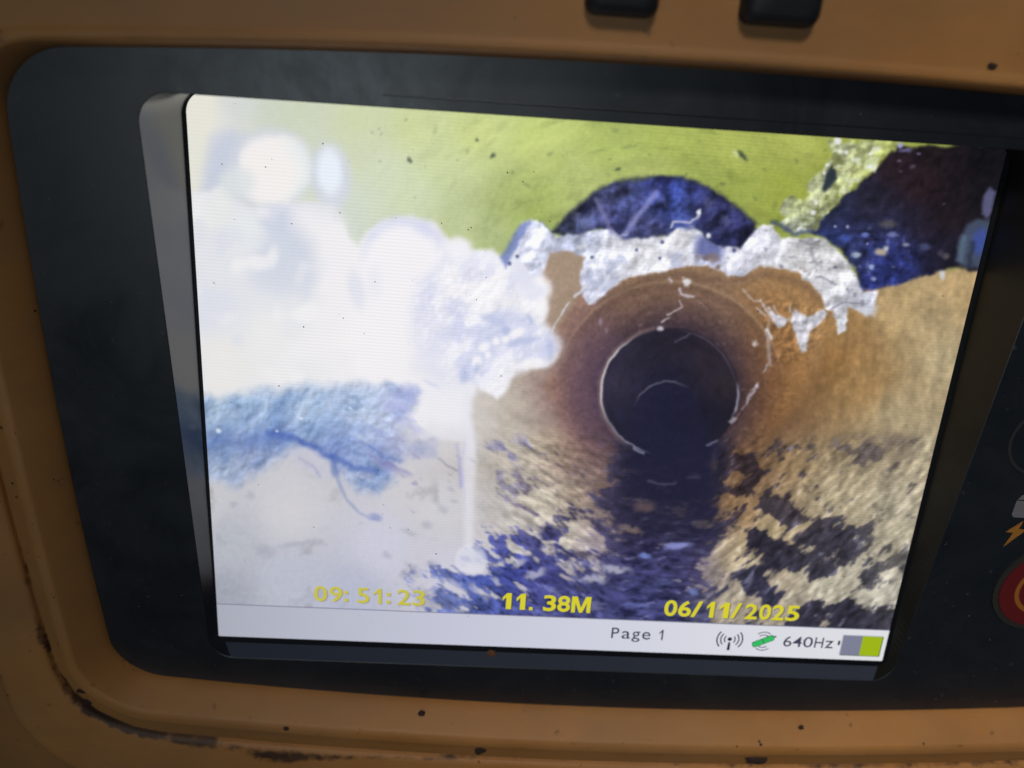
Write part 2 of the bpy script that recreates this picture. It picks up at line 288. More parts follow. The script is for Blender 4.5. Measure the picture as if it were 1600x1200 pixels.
    P.put(P.line([(956,362),(968,369),(980,366)], 4, 2), (168, 172, 214), .7)
    P.put(P.line([(1094,328),(1090,342),(1076,348),(1052,346),(1048,356)], 3.5, 1.8), (206, 204, 220), .85)
    P.put(P.ell(1092, 331, 3.5, 4, 0, .5), (238, 238, 244), .9)
    P.put(P.ell(1108, 368, 4, 4, 0, .5), (236, 236, 244), .95)
    P.put(P.line([(1116,376),(1130,384)], 5, 3), (26, 32, 70), .7)
    P.put(P.poly([(782,404),(795,380),(812,352),(830,344),(812,378),(800,398),(790,418)], 4, 2, 8, 25), (98, 116, 190), .75)
    # --- dark gap at the upper right, wet and blue at its foot
    dk = P.poly([(1392,232),(1412,228),(1600,224),(1600,300),(1556,420),(1530,421),(1502,417),(1478,421),(1452,428),(1420,440),(1390,450),(1352,457),(1346,446),(1330,413),(1310,388),(1288,372),(1264,364),(1268,350),(1290,332),(1310,316),(1340,288),(1372,258)], 4, 6, 22, 31)
    kc = P.field([(1400,260,42,30,36),(1440,290,42,27,31),(1470,260,30,23,27),(1540,250,18,17,20),(1480,340,28,20,24),(1540,320,20,18,23),(1360,320,36,34,48),(1300,345,38,40,62),(1350,350,36,38,64),(1300,365,42,56,120),(1330,400,46,52,98),(1370,440,40,50,118),(1400,430,42,54,124),
        (1380,390,50,58,120),(1420,400,40,46,104),(1450,400,28,26,44),(1480,410,26,22,34),(1440,360,34,28,40)])
    P.put(dk, kc)
    P.gain(relief(X, Y, 16, 4, 301, dk) * dk, .7)
    P.gain(fbm(X, Y, 14, 4, 101, m=dk) * dk, .55)
    wet = P.ell(1372, 402, 72, 52, -20, .35)
    P.gain(fbm(X, Y, 9, 3, 103, m=dk) * dk * wet, 1.1)
    P.put(ss(.15, .32, fbm(X, Y, 13, 4, 105, m=dk)) * dk * wet, (130, 140, 184), .5)
    P.put(ss(.12, .28, fbm(X, Y, 20, 4, 106, m=dk)) * dk * wet, (46, 62, 146), .5)
    P.put(ss(.12, .3, -fbm(X, Y, 20, 4, 107, m=dk)) * dk * wet, (18, 20, 44), .8)
    for x, y, l, w, c in [(1324,355,2.6,2.6,(190,196,240)),(1305,355,2,2,(170,178,226)),(1355,381,2,2,(190,200,250)),(1338,398,7,5,(176,192,206)),(1376,394,9,5,(196,180,150)),(1384,388,4,4,(206,206,196)),(1352,367,7,3,(112,130,216)),(1395,366,8,4,(120,130,190)),(1388,350,14,6,(84,80,84)),
            (1362,418,4,4,(170,186,226)),(1416,382,5,3,(150,150,170)),(1445,385,9,5,(70,76,116)),(1478,400,5,5,(86,80,90)),(1470,396,4,4,(70,64,76)),(1365,436,4,3,(150,160,210)),(1407,227,4,4,(170,170,230)),(1415,235,10,3,(110,110,160)),(1436,240,3,2,(130,130,170)),(1405,252,4,2,(110,96,120)),(1426,260,5,3,(84,76,96)),(1475,318,3,2,(80,64,66)),(1408,268,3,2,(80,70,86)),(1320,372,10,5,(62,84,170))]:
        P.put(P.ell(x, y, l, w, 0, .6, 2, 6, 33), c, .85)
    P.put(P.poly([(1493,408),(1498,375),(1512,350),(1530,342),(1548,345),(1560,330),(1545,410),(1530,420),(1508,416)], 5, 2, 12, 34), (68, 80, 104), .9)
    P.put(P.ell(1532, 378, 14, 20, 10, .5), (58, 78, 160), .85)
    P.put(P.line([(1506,372),(1500,405)], 10, 5), (88, 112, 134), .7)
    P.put(P.line([(1520,380),(1514,414)], 7, 4), (38, 44, 62), .7)
    P.put(P.poly([(1534,335),(1537,305),(1546,292),(1556,300),(1550,330),(1543,342)], 4), (98, 98, 140), .85)
    # --- crusty pale edge of the liner, running down to the crust
    bd = P.poly([(1292,218),(1400,218),(1396,232),(1374,256),(1342,286),(1308,316),(1284,340),(1270,356),(1246,370),(1226,364),(1222,350),(1234,340),(1214,322),(1228,312),(1256,316),(1262,290),(1274,276),(1292,258),(1300,240)], 3.5, 11, 17, 35)
    bc = P.field([(1310,232,186,192,150),(1350,235,178,186,130),(1385,232,170,178,90),(1310,260,190,196,160),(1330,262,196,204,150),(1350,262,168,176,90),(1290,285,176,184,150),(1330,290,148,154,84),(1280,305,190,194,150),(1300,310,160,166,100),(1250,330,176,184,120),(1260,350,168,176,160),(1235,358,170,176,160)])
    P.put(bd, bc)
    P.gain(relief(X, Y, 18, 4, 311, bd) * bd, 1.3)
    n = fbm(X, Y, 16, 4, 111, bd)
    P.gain(n * bd, .55)
    P.put(ss(.08, .24, n) * bd, (220, 226, 218), .7)
    P.put(ss(.1, .26, -n) * bd, (112, 118, 60), .65)
    P.put(P.poly([(1284,296),(1290,276),(1298,258),(1306,262),(1308,278),(1298,292),(1289,300)], 3, 1.5, 8, 36), (40, 50, 62), .95)
    P.put(P.line([(1304,262),(1318,266),(1332,258)], 4, 2), (212, 216, 150), .8)
    for x, y, r in [(1313,237,3),(1323,238,3),(1360,240,3),(1292,258,2.5),(1288,270,2.5),(1275,317,3),(1271,332,4),(1247,358,2.5),(1360,260,3),(1309,220,6)]:
        P.put(P.ell(x, y, r, r, 0, .5), (236, 238, 246), .9)
    P.put(P.line([(1207,347),(1222,352),(1240,366),(1268,360)], 6, 3, 2, 8, 37), (64, 76, 116), .7)
    # --- the dark bore, its lit rim and the mud in the invert
    mu = P.field([(1040,720,32,32,54),(1000,760,36,34,58),(1080,780,32,30,52),(980,800,46,42,70),(1060,830,38,36,64),(930,830,66,62,96),(900,790,54,50,78),(860,850,50,52,116),(790,850,62,68,152),(800,890,50,60,150),(760,910,56,74,162),(700,940,104,118,184),(740,940,70,88,168),(850,910,54,58,130),(900,930,60,62,122),
        (880,960,70,74,138),(960,940,52,54,108),(1000,900,48,48,94),(1060,900,50,50,98),(1050,870,50,48,92),(1040,950,52,54,104),(1090,890,62,56,92),(1100,940,64,64,100),(960,970,74,78,136),(1000,970,62,66,122),(790,765,132,126,146),(800,690,136,132,172),(860,760,116,98,100),(890,720,100,80,84),(830,800,110,100,120)])
    uL, vL = rot(X, Y, 32, 2.6, 1); uH, vH = rot(X, Y, 3, 2.6, 1); uR, vR = rot(X, Y, -38, 2.3, 1)
    # silt and puddles lie in streaks that lean with the pipe's sides
    reg = ss(668, 700, Y) * ss(590, 660, X)
    den = P.field([(x, y, d * 100, 0, 0) for x, y, d in [(1040,700,1.3),(1000,740,1.1),(1090,740,1.1),(1060,790,1),(955,775,1.0),(920,792,.72),(930,745,.15),(972,738,.9),(940,805,1.0),(930,828,.8),(980,820,1.1),(890,755,.12),(860,700,.1),(840,795,.12),(868,828,.66),(835,840,.64),(795,842,.62),(760,850,.35),(730,830,-.1),(890,842,.42),(930,850,.5),(900,815,.58),(960,862,.8),(1000,830,.85),(1060,850,.8),(1105,845,.62),(1135,870,.18),(1140,912,.25),(1108,900,.55),(1050,900,.86),(1000,900,.86),
        (920,908,.8),(860,900,.86),(820,905,.82),(780,893,.6),(740,912,.66),(700,905,.42),(660,925,.25),(640,945,.55),(700,945,.8),(760,940,1),(820,940,1.05),(880,940,1.05),(960,940,1),(1040,950,.95),(1100,950,.6),(1150,955,.25),(1190,930,.66),(1180,900,.66),(1210,862,1.0),(1182,845,.8),(1240,876,.85),(1165,820,.5),(1205,822,.2),(1215,790,.6),(1250,802,.55),(1150,775,.3),(1160,745,.5),(1130,720,.72),(1180,710,.42),(1220,740,.2),
        (1280,832,.66),(1310,838,.75),(1350,832,.66),(1320,862,.72),(1385,830,.1),(1258,846,.3),(1285,790,.12),(1330,785,-.1),(1400,790,-.1),(1402,868,.5),(1362,895,.6),(1335,912,.15),(1304,894,.45),(1270,888,.55),(1300,925,-.05),(1245,908,.25),(1222,926,.4),(1240,946,.4),(1282,952,.6),(1330,962,1),(1380,972,1),(1260,972,.8),(1220,972,.4),(1405,930,-.1),(1330,694,.55),(1345,668,.5),(1405,705,.28),(1290,690,.3),(1240,690,.3),
        (1300,740,.05),(1450,720,0),(1440,640,-.3),(1300,620,-.3),(800,688,.45),(790,765,.42),(840,735,.05),(700,800,-.3),(600,850,-.4),(600,940,.1),(500,920,-.4),(740,760,-.3),(760,700,.2),(700,860,-.3)]], 2., 160.)[..., 0] / 100
    wl = ss(1010, 900, X); wr = ss(1060, 1150, X); wc = 1 - wl - wr
    grow = .75 + .5 * ss(700, 960, Y)
    pl = 0
    for q in [[(1160,826),(1192,835),(1222,850),(1240,862),(1258,872),(1268,878),(1240,888),(1214,881),(1193,869),(1176,850)],
            [(1250,832),(1274,818),(1300,823),(1324,830),(1348,828),(1374,826),(1362,840),(1339,845),(1350,855),(1332,868),(1318,881),(1300,868),(1280,860),(1262,849),(1244,842)],
            [(1413,862),(1400,879),(1374,888),(1365,909),(1351,914),(1343,898),(1358,880),(1387,874)], [(1262,880),(1286,886),(1320,902),(1300,904),(1268,892)],
            [(1142,896),(1168,886),(1188,884),(1182,900),(1198,914),(1210,930),(1214,944),(1190,942),(1169,926),(1160,908)],
            [(1218,966),(1250,944),(1270,936),(1290,938),(1278,948),(1288,956),(1309,942),(1330,944),(1360,955),(1384,962),(1402,976),(1400,1000),(1250,996),(1230,978)],
            [(1180,778),(1200,772),(1226,790),(1250,800),(1268,812),(1240,822),(1214,806),(1190,796)], [(1120,764),(1142,754),(1172,750),(1188,742),(1176,760),(1140,772)], [(1120,700),(1172,712),(1180,730),(1150,742),(1125,740)],
            [(1300,684),(1330,696),(1372,700),(1372,714),(1330,716),(1300,700)], [(1318,664),(1352,662),(1356,672),(1336,684),(1316,676)], [(870,797),(905,800),(884,826),(862,846),(846,846),(852,822)], [(826,836),(850,842),(844,866),(820,850),(788,846),(786,838)],
            [(752,852),(776,856),(800,868),(790,880),(770,866)], [(705,888),(720,902),(768,898),(800,880),(850,886),(830,906),(780,914),(690,912)], [(760,756),(810,752),(824,772),(790,780)], [(770,688),(830,680),(826,694),(780,700)]]:
        pl = np.maximum(pl, P.poly(q, 11))
    pl = np.maximum(pl, P.poly([(985,820),(1108,830),(1104,900),(1100,1010),(700,1010),(740,950),(860,925),(950,900)], 26) * .8)
    den = den * .74 + pl * .42
    n1 = fbm(uL, vL, 12, 5, 221, m=reg * wl) * wl + fbm(uR, vR, 13, 5, 223, m=reg * wr) * wr + fbm(uH, vH, 11, 5, 227, m=reg * wc) * wc
    n2 = fbm(uL, vL, 5, 3, 231, m=reg * wl) * wl + fbm(uR, vR, 5.5, 3, 233, m=reg * wr) * wr + fbm(uH, vH, 6, 3, 237, m=reg * wc) * wc
    pc = P.field([(760,880,206,206,220),(700,900,204,203,218),(840,890,194,192,212),(880,840,206,197,178),(930,862,164,152,174),(920,905,172,168,182),(900,930,118,118,164),(1000,900,104,102,146),(1050,830,86,76,90),(990,795,112,90,84),(1060,852,136,140,200),(960,820,120,98,100),(1150,870,192,174,138),(1200,828,188,168,128),(1300,900,190,182,162),(1130,940,172,162,144),
        (1300,780,174,160,130),(1160,790,156,120,82),(1150,745,112,84,62),(1125,780,120,90,64),(1180,715,112,82,58),(1100,900,130,120,140),(850,780,196,186,168),(895,715,138,112,102),(940,715,102,80,86),(948,756,96,76,80),(905,775,156,136,120),(800,700,188,178,166),(1380,930,194,188,172),(1400,800,176,166,142),(1300,690,164,146,114),(1420,680,168,154,124),(1230,700,146,112,70),(700,800,206,205,212),(800,840,200,194,190),(1040,950,100,102,150)])
    P.put(reg * ss(690, 740, Y) * ss(600, 700, X), pc, .7)
    P.gain(n2 * reg * ss(720, 800, X), .34)
    mud = ss(-.17, .18, n1 * 1.75 + n2 * .7 + (den - .47) * 1.05) * reg
    dkc = P.field([(1200,850,34,32,50),(1300,850,46,44,60),(1360,900,60,58,68),(1190,920,44,44,70),(1320,965,38,36,54),(1400,870,86,82,82),(1250,790,62,54,62),(1330,690,96,86,84),(1150,740,46,36,42)])
    P.put(mud, mu * ss(1150, 1110, X)[..., None] + dkc * ss(1110, 1150, X)[..., None], .93)
    P.put(ss(.0, .3, -n1 - n2) * mud * ss(1150, 1110, X) * ss(780, 830, Y), (28, 27, 70), .5)
    P.gain(n2 * mud, .8)
    fl = reg * ss(760, 850, X)
    rf = relief(uL, vL, 13, 4, 391, fl * wl) * wl + relief(uR, vR, 14, 4, 393, fl * wr) * wr + relief(uH, vH, 12, 4, 395, fl * wc) * wc
    P.gain(rf * fl, .85)
    P.put(ss(.10, .26, rf) * fl * (1 - mud) * ss(720, 780, Y), (226, 218, 200), .55)
    P.put(ss(.12, .3, rf) * mud * fl, (150, 150, 178), .45)
    P.put(P.poly([(1000,680),(982,735),(966,775),(975,850),(1112,852),(1124,800),(1112,760),(1108,690)], 18), (32, 31, 56), .62)
    n = fbm(uH, vH, 16, 4, 121, m=mud)
    P.put(ss(.12, .3, n) * mud * ss(800, 900, Y) * ss(700, 800, X) * ss(1130, 1090, X), (140, 140, 184), .5)
    # glints and pale stones in the invert
    P.put(P.ell(1008, 790, 16, 9, -10, .5, 5, 9, 44), (112, 90, 86), .75)
    P.put(P.ell(985, 828, 18, 6, 15, .5, 5, 9, 45), (150, 126, 112), .65)
    P.put(P.ell(1060, 852, 20, 5, -6, .5, 2, 8, 47), (136, 142, 210), .9)
    P.put(P.ell(1008, 868, 9, 4, 8, .5), (112, 134, 206), .85)
    P.put(P.ell(910, 866, 12, 4, 5, .5), (84, 76, 96), .85)
    for a, b, c, d, e in [(715,914,18,6,40),(748,925,17,5,40),(776,908,9,4,35),(838,896,16,6,-15),(812,880,12,5,-30),(928,905,20,6,4),(960,890,22,6,10)]:
        P.put(P.ell(a, b, c, d, e, .6, 6, 12, 48), (198, 197, 212), .7)
    for a, b, c, d, e, al in [(1040,910,20,4,0,.3),(1000,945,24,5,0,.3),(1085,925,7,4,0,.7),(1000,975,18,4,0,.5),(930,975,18,3,0,.4)]:
        P.put(P.ell(a, b, c, d, e, .6, 5, 10, 49), (116, 138, 206), al)
    P.put(P.ell(1405, 700, 30, 26, -30, .6, 6, 16, 55), (122, 106, 92), .4)
    # bore
    ho = P.ell(1046, 614, 109, 102, 0, .025)
    hc = P.field([(960,600,50,45,66),(1000,560,42,38,56),(1050,540,38,33,48),(1110,560,42,35,46),(1140,600,44,37,46),(980,660,38,36,58),(1040,630,26,26,48),(1050,680,22,23,44),(1100,650,26,24,40),(1040,600,30,30,54),(1000,700,30,30,50),(1120,690,30,27,38)])
    P.put(ho, hc); P.gain(fbm(ab * 40, rb, 12, 3, 371, m=ho) * ho, .35)
    P.put(P.poly([(980,660),(1110,660),(1120,730),(1105,790),(1010,780),(975,730)], 24), (30, 30, 56), .9)
    P.put(P.ell(1044, 652, 54, 55, 0, .06) * ss(690, 640, Y), (30, 30, 58), .55)
    P.put(P.ring(1044, 652, 56, 56, 2, 210, 295, 1.8, 20), (116, 112, 130), .65)
    P.put(P.ring(1046, 613, 109, 102, 7, 128, 262, 3, 12), (140, 116, 114), .5)
    P.put(P.ring(1046, 613, 107, 100, 3, 158, 232, 1.8, 22), (220, 212, 214), .85)
    P.put(P.ring(1046, 613, 106, 99, 2, 112, 150, 1.4, 10), (164, 158, 178), .7)
    P.put(P.ring(1046, 613, 104, 98, 2, 285, 345, 1.6, 16), (98, 86, 106), .6)
    P.put(P.ring(1046, 613, 107, 100, 3.4, -6, 20, 1.6, 6), (160, 156, 178), .85)
    P.put(P.line([(990,700),(1004,708)], 3, 2), (170, 170, 196), .7)
    P.put((P.line([(1198,570),(1190,590),(1180,604)], 3, 1.5) + P.line([(1183,602),(1172,618),(1163,634),(1148,652),(1138,664)], 4.5, 1.8, 3, 6, 57)) * ss(-.16, .02, fbm(X, Y, 14, 2, 361)), (176, 166, 180), .75)
    P.put(P.line([(1120,688),(1106,696)], 3.5, 1.6), (120, 118, 150), .7)
    P.put(P.ell(1180, 536, 4, 5, 0, .6, 3, 6, 97), (220, 214, 216), .8)
    P.put(P.line([(1198,515),(1206,528)], 5, 1.8), (214, 210, 216), .85)
    P.put(P.line([(1182,482),(1196,494)], 3, 1.4), (206, 198, 204), .7)
    P.put(P.ell(1072, 441, 7, 6, 20, .5, 5, 7, 98), (228, 226, 232), .9)
    P.put(P.line([(1062,452),(1066,460),(1084,464)], 4, 1.6) + P.line([(1046,436),(1050,440)], 3, 1.4), (200, 190, 200), .85)
    P.put(P.line([(1062,470),(1064,480),(1048,488),(1042,492)], 2.4, 1.2) + P.line([(1046,496),(1034,504)], 3, 1.2), (196, 184, 190), .8)
    P.put(P.ell(1032, 514, 5, 4, 0, .6, 3, 6, 99), (214, 210, 220), .85)
    P.put(P.line([(1055,534),(1068,528),(1078,522)], 2.2, 1.4), (96, 90, 112), .7)
    P.put(P.ell(938, 502, 3, 6, 10, .6), (160, 140, 168), .7); P.put(P.ell(948, 516, 2.5, 5, 0, .6), (140, 120, 140), .6)
    P.put(P.line([(1090,470),(1100,478),(1106,484)], 1.6, 1.2), (150, 136, 140), .6)
    u, v = rot(X, Y, 4, 3, 1)
    M = P.poly([(980,745),(1090,745),(1120,840),(960,840)], 12); P.put(ss(.14, .3, fbm(u, v, 14, 4, 151, m=M)) * M, (104, 92, 108), .6)
    P.put(P.line([(1012,752),(1040,758),(1056,754)], 3, 2.5), (88, 86, 116), .7)
    # --- blue film smeared over the left foam
    bl = P.poly([(285,626),(330,622),(400,612),(480,604),(560,600),(622,604),(655,616),(642,645),(622,668),(640,690),(680,694),(678,712),(640,716),(616,724),(612,752),(590,768),(560,768),(540,752),(522,722),(504,706),(480,696),(455,702),(430,722),(400,740),(370,756),(330,750),(285,744)], 13, 8, 22, 61)
    bc = P.field([(330,640,160,184,220),(340,680,108,136,190),(350,730,136,152,196),(400,640,150,178,224),(420,665,104,138,206),(440,690,88,116,190),(480,640,166,190,228),(500,670,138,166,220),(520,700,98,120,200),(560,640,180,196,232),(560,690,132,156,220),(590,735,140,160,214),(560,755,168,178,220),(620,640,186,196,236),(600,690,134,142,206),(650,705,134,134,192),(400,720,140,150,198),(440,720,170,176,206)])
    P.put(bl, bc * .94 + np.array((14, 18, 12), np.float32), .9)
    u, v = rot(X, Y, -52, 2.6, 1); u2, v2 = rot(X, Y, 28, 2.8, 1)
    q = ss(560, 480, X)
    n = fbm(u, v, 15, 4, 161, bl) * (q) + fbm(u2, v2, 15, 4, 163, bl) * (1 - q)
    P.put(ss(.0, .3, n) * bl, (206, 216, 238), .5)
    P.put(ss(.0, .30, -n) * bl, (92, 122, 172), .5); P.gain(relief(X, Y, 13, 4, 351, bl) * bl, .42)
    for pts, w, a in [([(425,676),(462,686),(492,702),(518,716),(524,738)], 9, .8),([(518,712),(548,728),(590,738)], 8, .7),([(335,690),(380,690),(430,684)], 26, .4),([(470,690),(500,700)], 8, .6),([(655,702),(676,704)], 13, .4),([(575,695),(600,712),(625,722)],7,.5)]:
        P.put(P.line(pts, w, w * .75, 4, 12, 62), (70, 98, 180), a)
    P.put(P.line([(516,722),(528,752),(542,780),(560,800),(578,810),(592,814)], 7, 3, 1, 10, 63, True), (132, 148, 194), .65)
    P.put(P.ell(587, 808, 10, 5, 20, .6), (124, 138, 196), .6)
    P.put(P.poly([(452,704),(470,698),(496,706),(512,722),(522,752),(500,748),(478,736),(456,722)], 8, 3, 14, 64), (196, 196, 212), .85)
    P.put(P.line([(470,716),(490,730),(500,744)], 4, 4), (150, 156, 190), .5)
    for x, y, r in [(341,673,4),(470,654,3),(432,674,2.5),(547,637,2)]:
        P.put(P.ell(x, y, r, r * .8, 30, .6), (232, 240, 248), .8)
    M = P.ell(650, 640, 50, 44, 0, .5); P.put(ss(.05, .25, fbm(u2, v2, 18, 4, 165, m=M)) * M, (170, 176, 230), .6)
    M = P.poly([(560,690),(680,690),(724,700),(722,740),(680,735),(640,740),(600,735)], 12); P.put(ss(.0, .18, fbm(u2, v2, 16, 4, 167, m=M)) * M, (128, 128, 186), .75)
    P.put(P.line([(684,716),(700,730),(714,735)], 3, 2) , (120, 118, 140), .6)
    P.put(P.line([(714,695),(718,720),(721,760)], 5, 3, 1, 8, 65), (138, 140, 214), .6)
    # long pale drip with a round bead at its end
    P.put(P.poly([(724,600),(742,600),(738,640),(744,690),(742,760),(740,860),(726,860),(722,760),(720,690),(722,640)], 7) * (.6 + .4 * ss(820, 680, Y)), (228, 227, 237), .62)
    P.put(P.ell(690, 696, 60, 26, 0, .8, 8, 18, 94), (212, 210, 217), .6)
    P.put(P.line([(725,690),(724,740),(727,800)], 2.5, 3), (176, 182, 226), .35)
    P.put(P.ell(736, 875, 25, 25, 0, .1), (226, 226, 237), .55)
    P.put(P.ell(737, 876, 20, 20, 0, .3), (208, 211, 228), .65)
    P.put(P.ell(738, 888, 14, 9, 0, .6), (224, 220, 230), .7)
    # faint grey marks on the pale mortar
    pal = low * ss(760, 700, X) * ss(720, 770, Y)
    P.gain(-ss(.1, .3, fbm(X, Y, 40, 4, 171)) * pal, .12)
    for x, y, l, w, d in [(605,868,8,5,20),(668,820,8,6,0),(692,795,8,6,30),(675,880,10,5,0),(463,850,30,4,-8),(415,862,16,9,20),(640,832,12,4,20),(710,783,5,3,0),(705,765,6,4,30),(392,775,7,5,40),(366,788,6,4,0),(648,900,12,4,0)]:
        P.put(P.ell(x, y, l, w, d, .7, 3, 8, 66), (150, 152, 172), .35)
    # soft video picture: a little grain, a slight blur, muted colour
    c = P.c * (1 + ss(245, 120, P.c.mean(-1)) * (.09 * fbm(X, Y, 5, 2, 241) + .06 * fbm(X, Y, 2.6, 1, 243)))[..., None]
    for ax in (0, 1):
        c = .5 * c + .25 * np.roll(c, 1, ax) + .25 * np.roll(c, -1, ax)
    g = (c * np.array((.3, .59, .11), np.float32)).sum(-1, keepdims=True)
    c = g + (c - g) * .90
    return np.clip(c, 4, 250)

# ---------------------------------------------------------------- helpers
def lin(c):
    c = np.asarray(c, float) / 255
    return np.where(c <= .04045, c / 12.92, ((c + .055) / 1.055) ** 2.4)
def mesh_obj(name, verts, faces, mat, parent=None, smooth=False, scale=MM):
    me = bpy.data.meshes.new(name)
    me.from_pydata([tuple(v[i] * scale for i in range(3)) for v in verts], [], faces); me.update()
    if smooth: me.polygons.foreach_set('use_smooth', [True] * len(me.polygons))
    me.materials.append(mat)
    o = bpy.data.objects.new(name, me); col.objects.link(o)
    if parent:
        o.parent = parent
        if parent.type == 'EMPTY': o.matrix_parent_inverse = Matrix.Translation(-parent.location)
    return o
def nodes(name):
    m = bpy.data.materials.new(name); m.use_nodes = True
    return m, m.node_tree, m.node_tree.nodes['Principled BSDF']
def N(t, kind, **kw):
    n = t.nodes.new(kind)
    for k, v in kw.items():
        if isinstance(k, str) and k.startswith('i_'): n.inputs[k[2:].replace('_', ' ')].default_value = v
        else: setattr(n, k, v)
    return n
def plain(name, rgb, rough=.5, spec=.5, bump=0., bscale=900):
    m, t, p = nodes(name)
    p.inputs['Base Color'].default_value = (*rgb, 1); p.inputs['Roughness'].default_value = rough
    p.inputs['Specular IOR Level'].default_value = spec
    if bump:
        tc = N(t, 'ShaderNodeTexCoord'); nz = N(t, 'ShaderNodeTexNoise', i_Scale=bscale, i_Detail=4.)
        b = N(t, 'ShaderNodeBump', i_Strength=bump, i_Distance=.0002)
        t.links.new(tc.outputs['Object'], nz.inputs['Vector']); t.links.new(nz.outputs['Fac'], b.inputs['Height']); t.links.new(b.outputs['Normal'], p.inputs['Normal'])
    return m
def glow(name, rgb255, k=1.):                       # a lit part of the display
    m, t, p = nodes(name)
    p.inputs['Base Color'].default_value = (.006, .006, .007, 1); p.inputs['Roughness'].default_value = .35; p.inputs['Specular IOR Level'].default_value = .15
    p.inputs['Emission Color'].default_value = (*lin(rgb255), 1); p.inputs['Emission Strength'].default_value = k
    return m

# orange-yellow moulded plastic, grimy in the seams
def case_material():
    m, t, p = nodes('case_plastic'); L = t.links.new
    tc = N(t, 'ShaderNodeTexCoord')
    big = N(t, 'ShaderNodeTexNoise', i_Scale=42., i_Detail=5., i_Roughness=.6); L(tc.outputs['Object'], big.inputs['Vector'])
    r0 = N(t, 'ShaderNodeValToRGB'); r0.color_ramp.elements[0].position = .3; r0.color_ramp.elements[1].position = .72
    r0.color_ramp.elements[0].color = (.46, .205, .056, 1); r0.color_ramp.elements[1].color = (.55, .262, .082, 1)
    L(big.outputs['Fac'], r0.inputs['Fac'])
    at = N(t, 'ShaderNodeAttribute', attribute_name='dirt')
    fine = N(t, 'ShaderNodeTexNoise', i_Scale=520., i_Detail=6., i_Roughness=.7); L(tc.outputs['Object'], fine.inputs['Vector'])
    med = N(t, 'ShaderNodeTexNoise', i_Scale=130., i_Detail=5., i_Roughness=.65); L(tc.outputs['Object'], med.inputs['Vector'])
    s1 = N(t, 'ShaderNodeMath', operation='ADD'); L(at.outputs['Fac'], s1.inputs[0]); L(med.outputs['Fac'], s1.inputs[1])
    s2 = N(t, 'ShaderNodeMath', operation='MULTIPLY_ADD'); L(fine.outputs['Fac'], s2.inputs[0]); s2.inputs[1].default_value = .5; L(s1.outputs[0], s2.inputs[2])
    dr = N(t, 'ShaderNodeMapRange'); dr.interpolation_type = 'SMOOTHSTEP'; L(s2.outputs[0], dr.inputs['Value'])
    dr.inputs['From Min'].default_value = 1.08; dr.inputs['From Max'].default_value = 1.42
    mx = N(t, 'ShaderNodeMix', data_type='RGBA'); L(dr.outputs['Result'], mx.inputs['Factor']); L(r0.outputs['Color'], mx.inputs['A'])
    mx.inputs['B'].default_value = (.050, .022, .014, 1)
    # scattered specks
    wp = N(t, 'ShaderNodeMix', data_type='VECTOR'); wp.inputs['Factor'].default_value = .004; L(tc.outputs['Object'], wp.inputs['A']); L(fine.outputs['Color'], wp.inputs['B'])
    vo = N(t, 'ShaderNodeTexVoronoi', i_Scale=260.); L(wp.outputs['Result'], vo.inputs['Vector'])
    lt = N(t, 'ShaderNodeMapRange'); L(vo.outputs['Distance'], lt.inputs['Value']); lt.inputs['From Min'].default_value = .10; lt.inputs['From Max'].default_value = .17; lt.inputs['To Min'].default_value = 1; lt.inputs['To Max'].default_value = 0
    sp = N(t, 'ShaderNodeSeparateColor'); L(vo.outputs['Color'], sp.inputs['Color'])
    gt = N(t, 'ShaderNodeMath', operation='GREATER_THAN'); L(sp.outputs['Red'], gt.inputs[0]); gt.inputs[1].default_value = .78
    mu = N(t, 'ShaderNodeMath', operation='MULTIPLY'); L(lt.outputs['Result'], mu.inputs[0]); L(gt.outputs[0], mu.inputs[1])
    m8 = N(t, 'ShaderNodeMath', operation='MULTIPLY'); L(mu.outputs[0], m8.inputs[0]); m8.inputs[1].default_value = .5
    m2 = N(t, 'ShaderNodeMix', data_type='RGBA'); L(m8.outputs[0], m2.inputs['Factor']); L(mx.outputs['Result'], m2.inputs['A']); m2.inputs['B'].default_value = (.07, .03, .02, 1)
    film = N(t, 'ShaderNodeTexNoise', i_Scale=28., i_Detail=7., i_Roughness=.7); mp = N(t, 'ShaderNodeMapping'); mp.inputs['Location'].default_value = (3, 1, 2); mp.inputs['Scale'].default_value = (.6, 1.5, 1)
    L(tc.outputs['Object'], mp.inputs['Vector']); L(mp.outputs['Vector'], film.inputs['Vector'])
    fr = N(t, 'ShaderNodeMapRange'); L(film.outputs['Fac'], fr.inputs['Value']); fr.inputs['From Min'].default_value = .42; fr.inputs['From Max'].default_value = .75; fr.inputs['To Max'].default_value = .6
    m3 = N(t, 'ShaderNodeMix', data_type='RGBA'); L(fr.outputs['Result'], m3.inputs['Factor']); L(m2.outputs['Result'], m3.inputs['A']); m3.inputs['B'].default_value = (.30, .175, .085, 1)
    L(m3.outputs['Result'], p.inputs['Base Color'])
    ro = N(t, 'ShaderNodeMapRange'); L(big.outputs['Fac'], ro.inputs['Value']); ro.inputs['To Min'].default_value = .42; ro.inputs['To Max'].default_value = .62
    L(ro.outputs['Result'], p.inputs['Roughness'])
    b = N(t, 'ShaderNodeBump', i_Strength=.25, i_Distance=.0002); L(fine.outputs['Fac'], b.inputs['Height']); L(b.outputs['Normal'], p.inputs['Normal'])
    return m
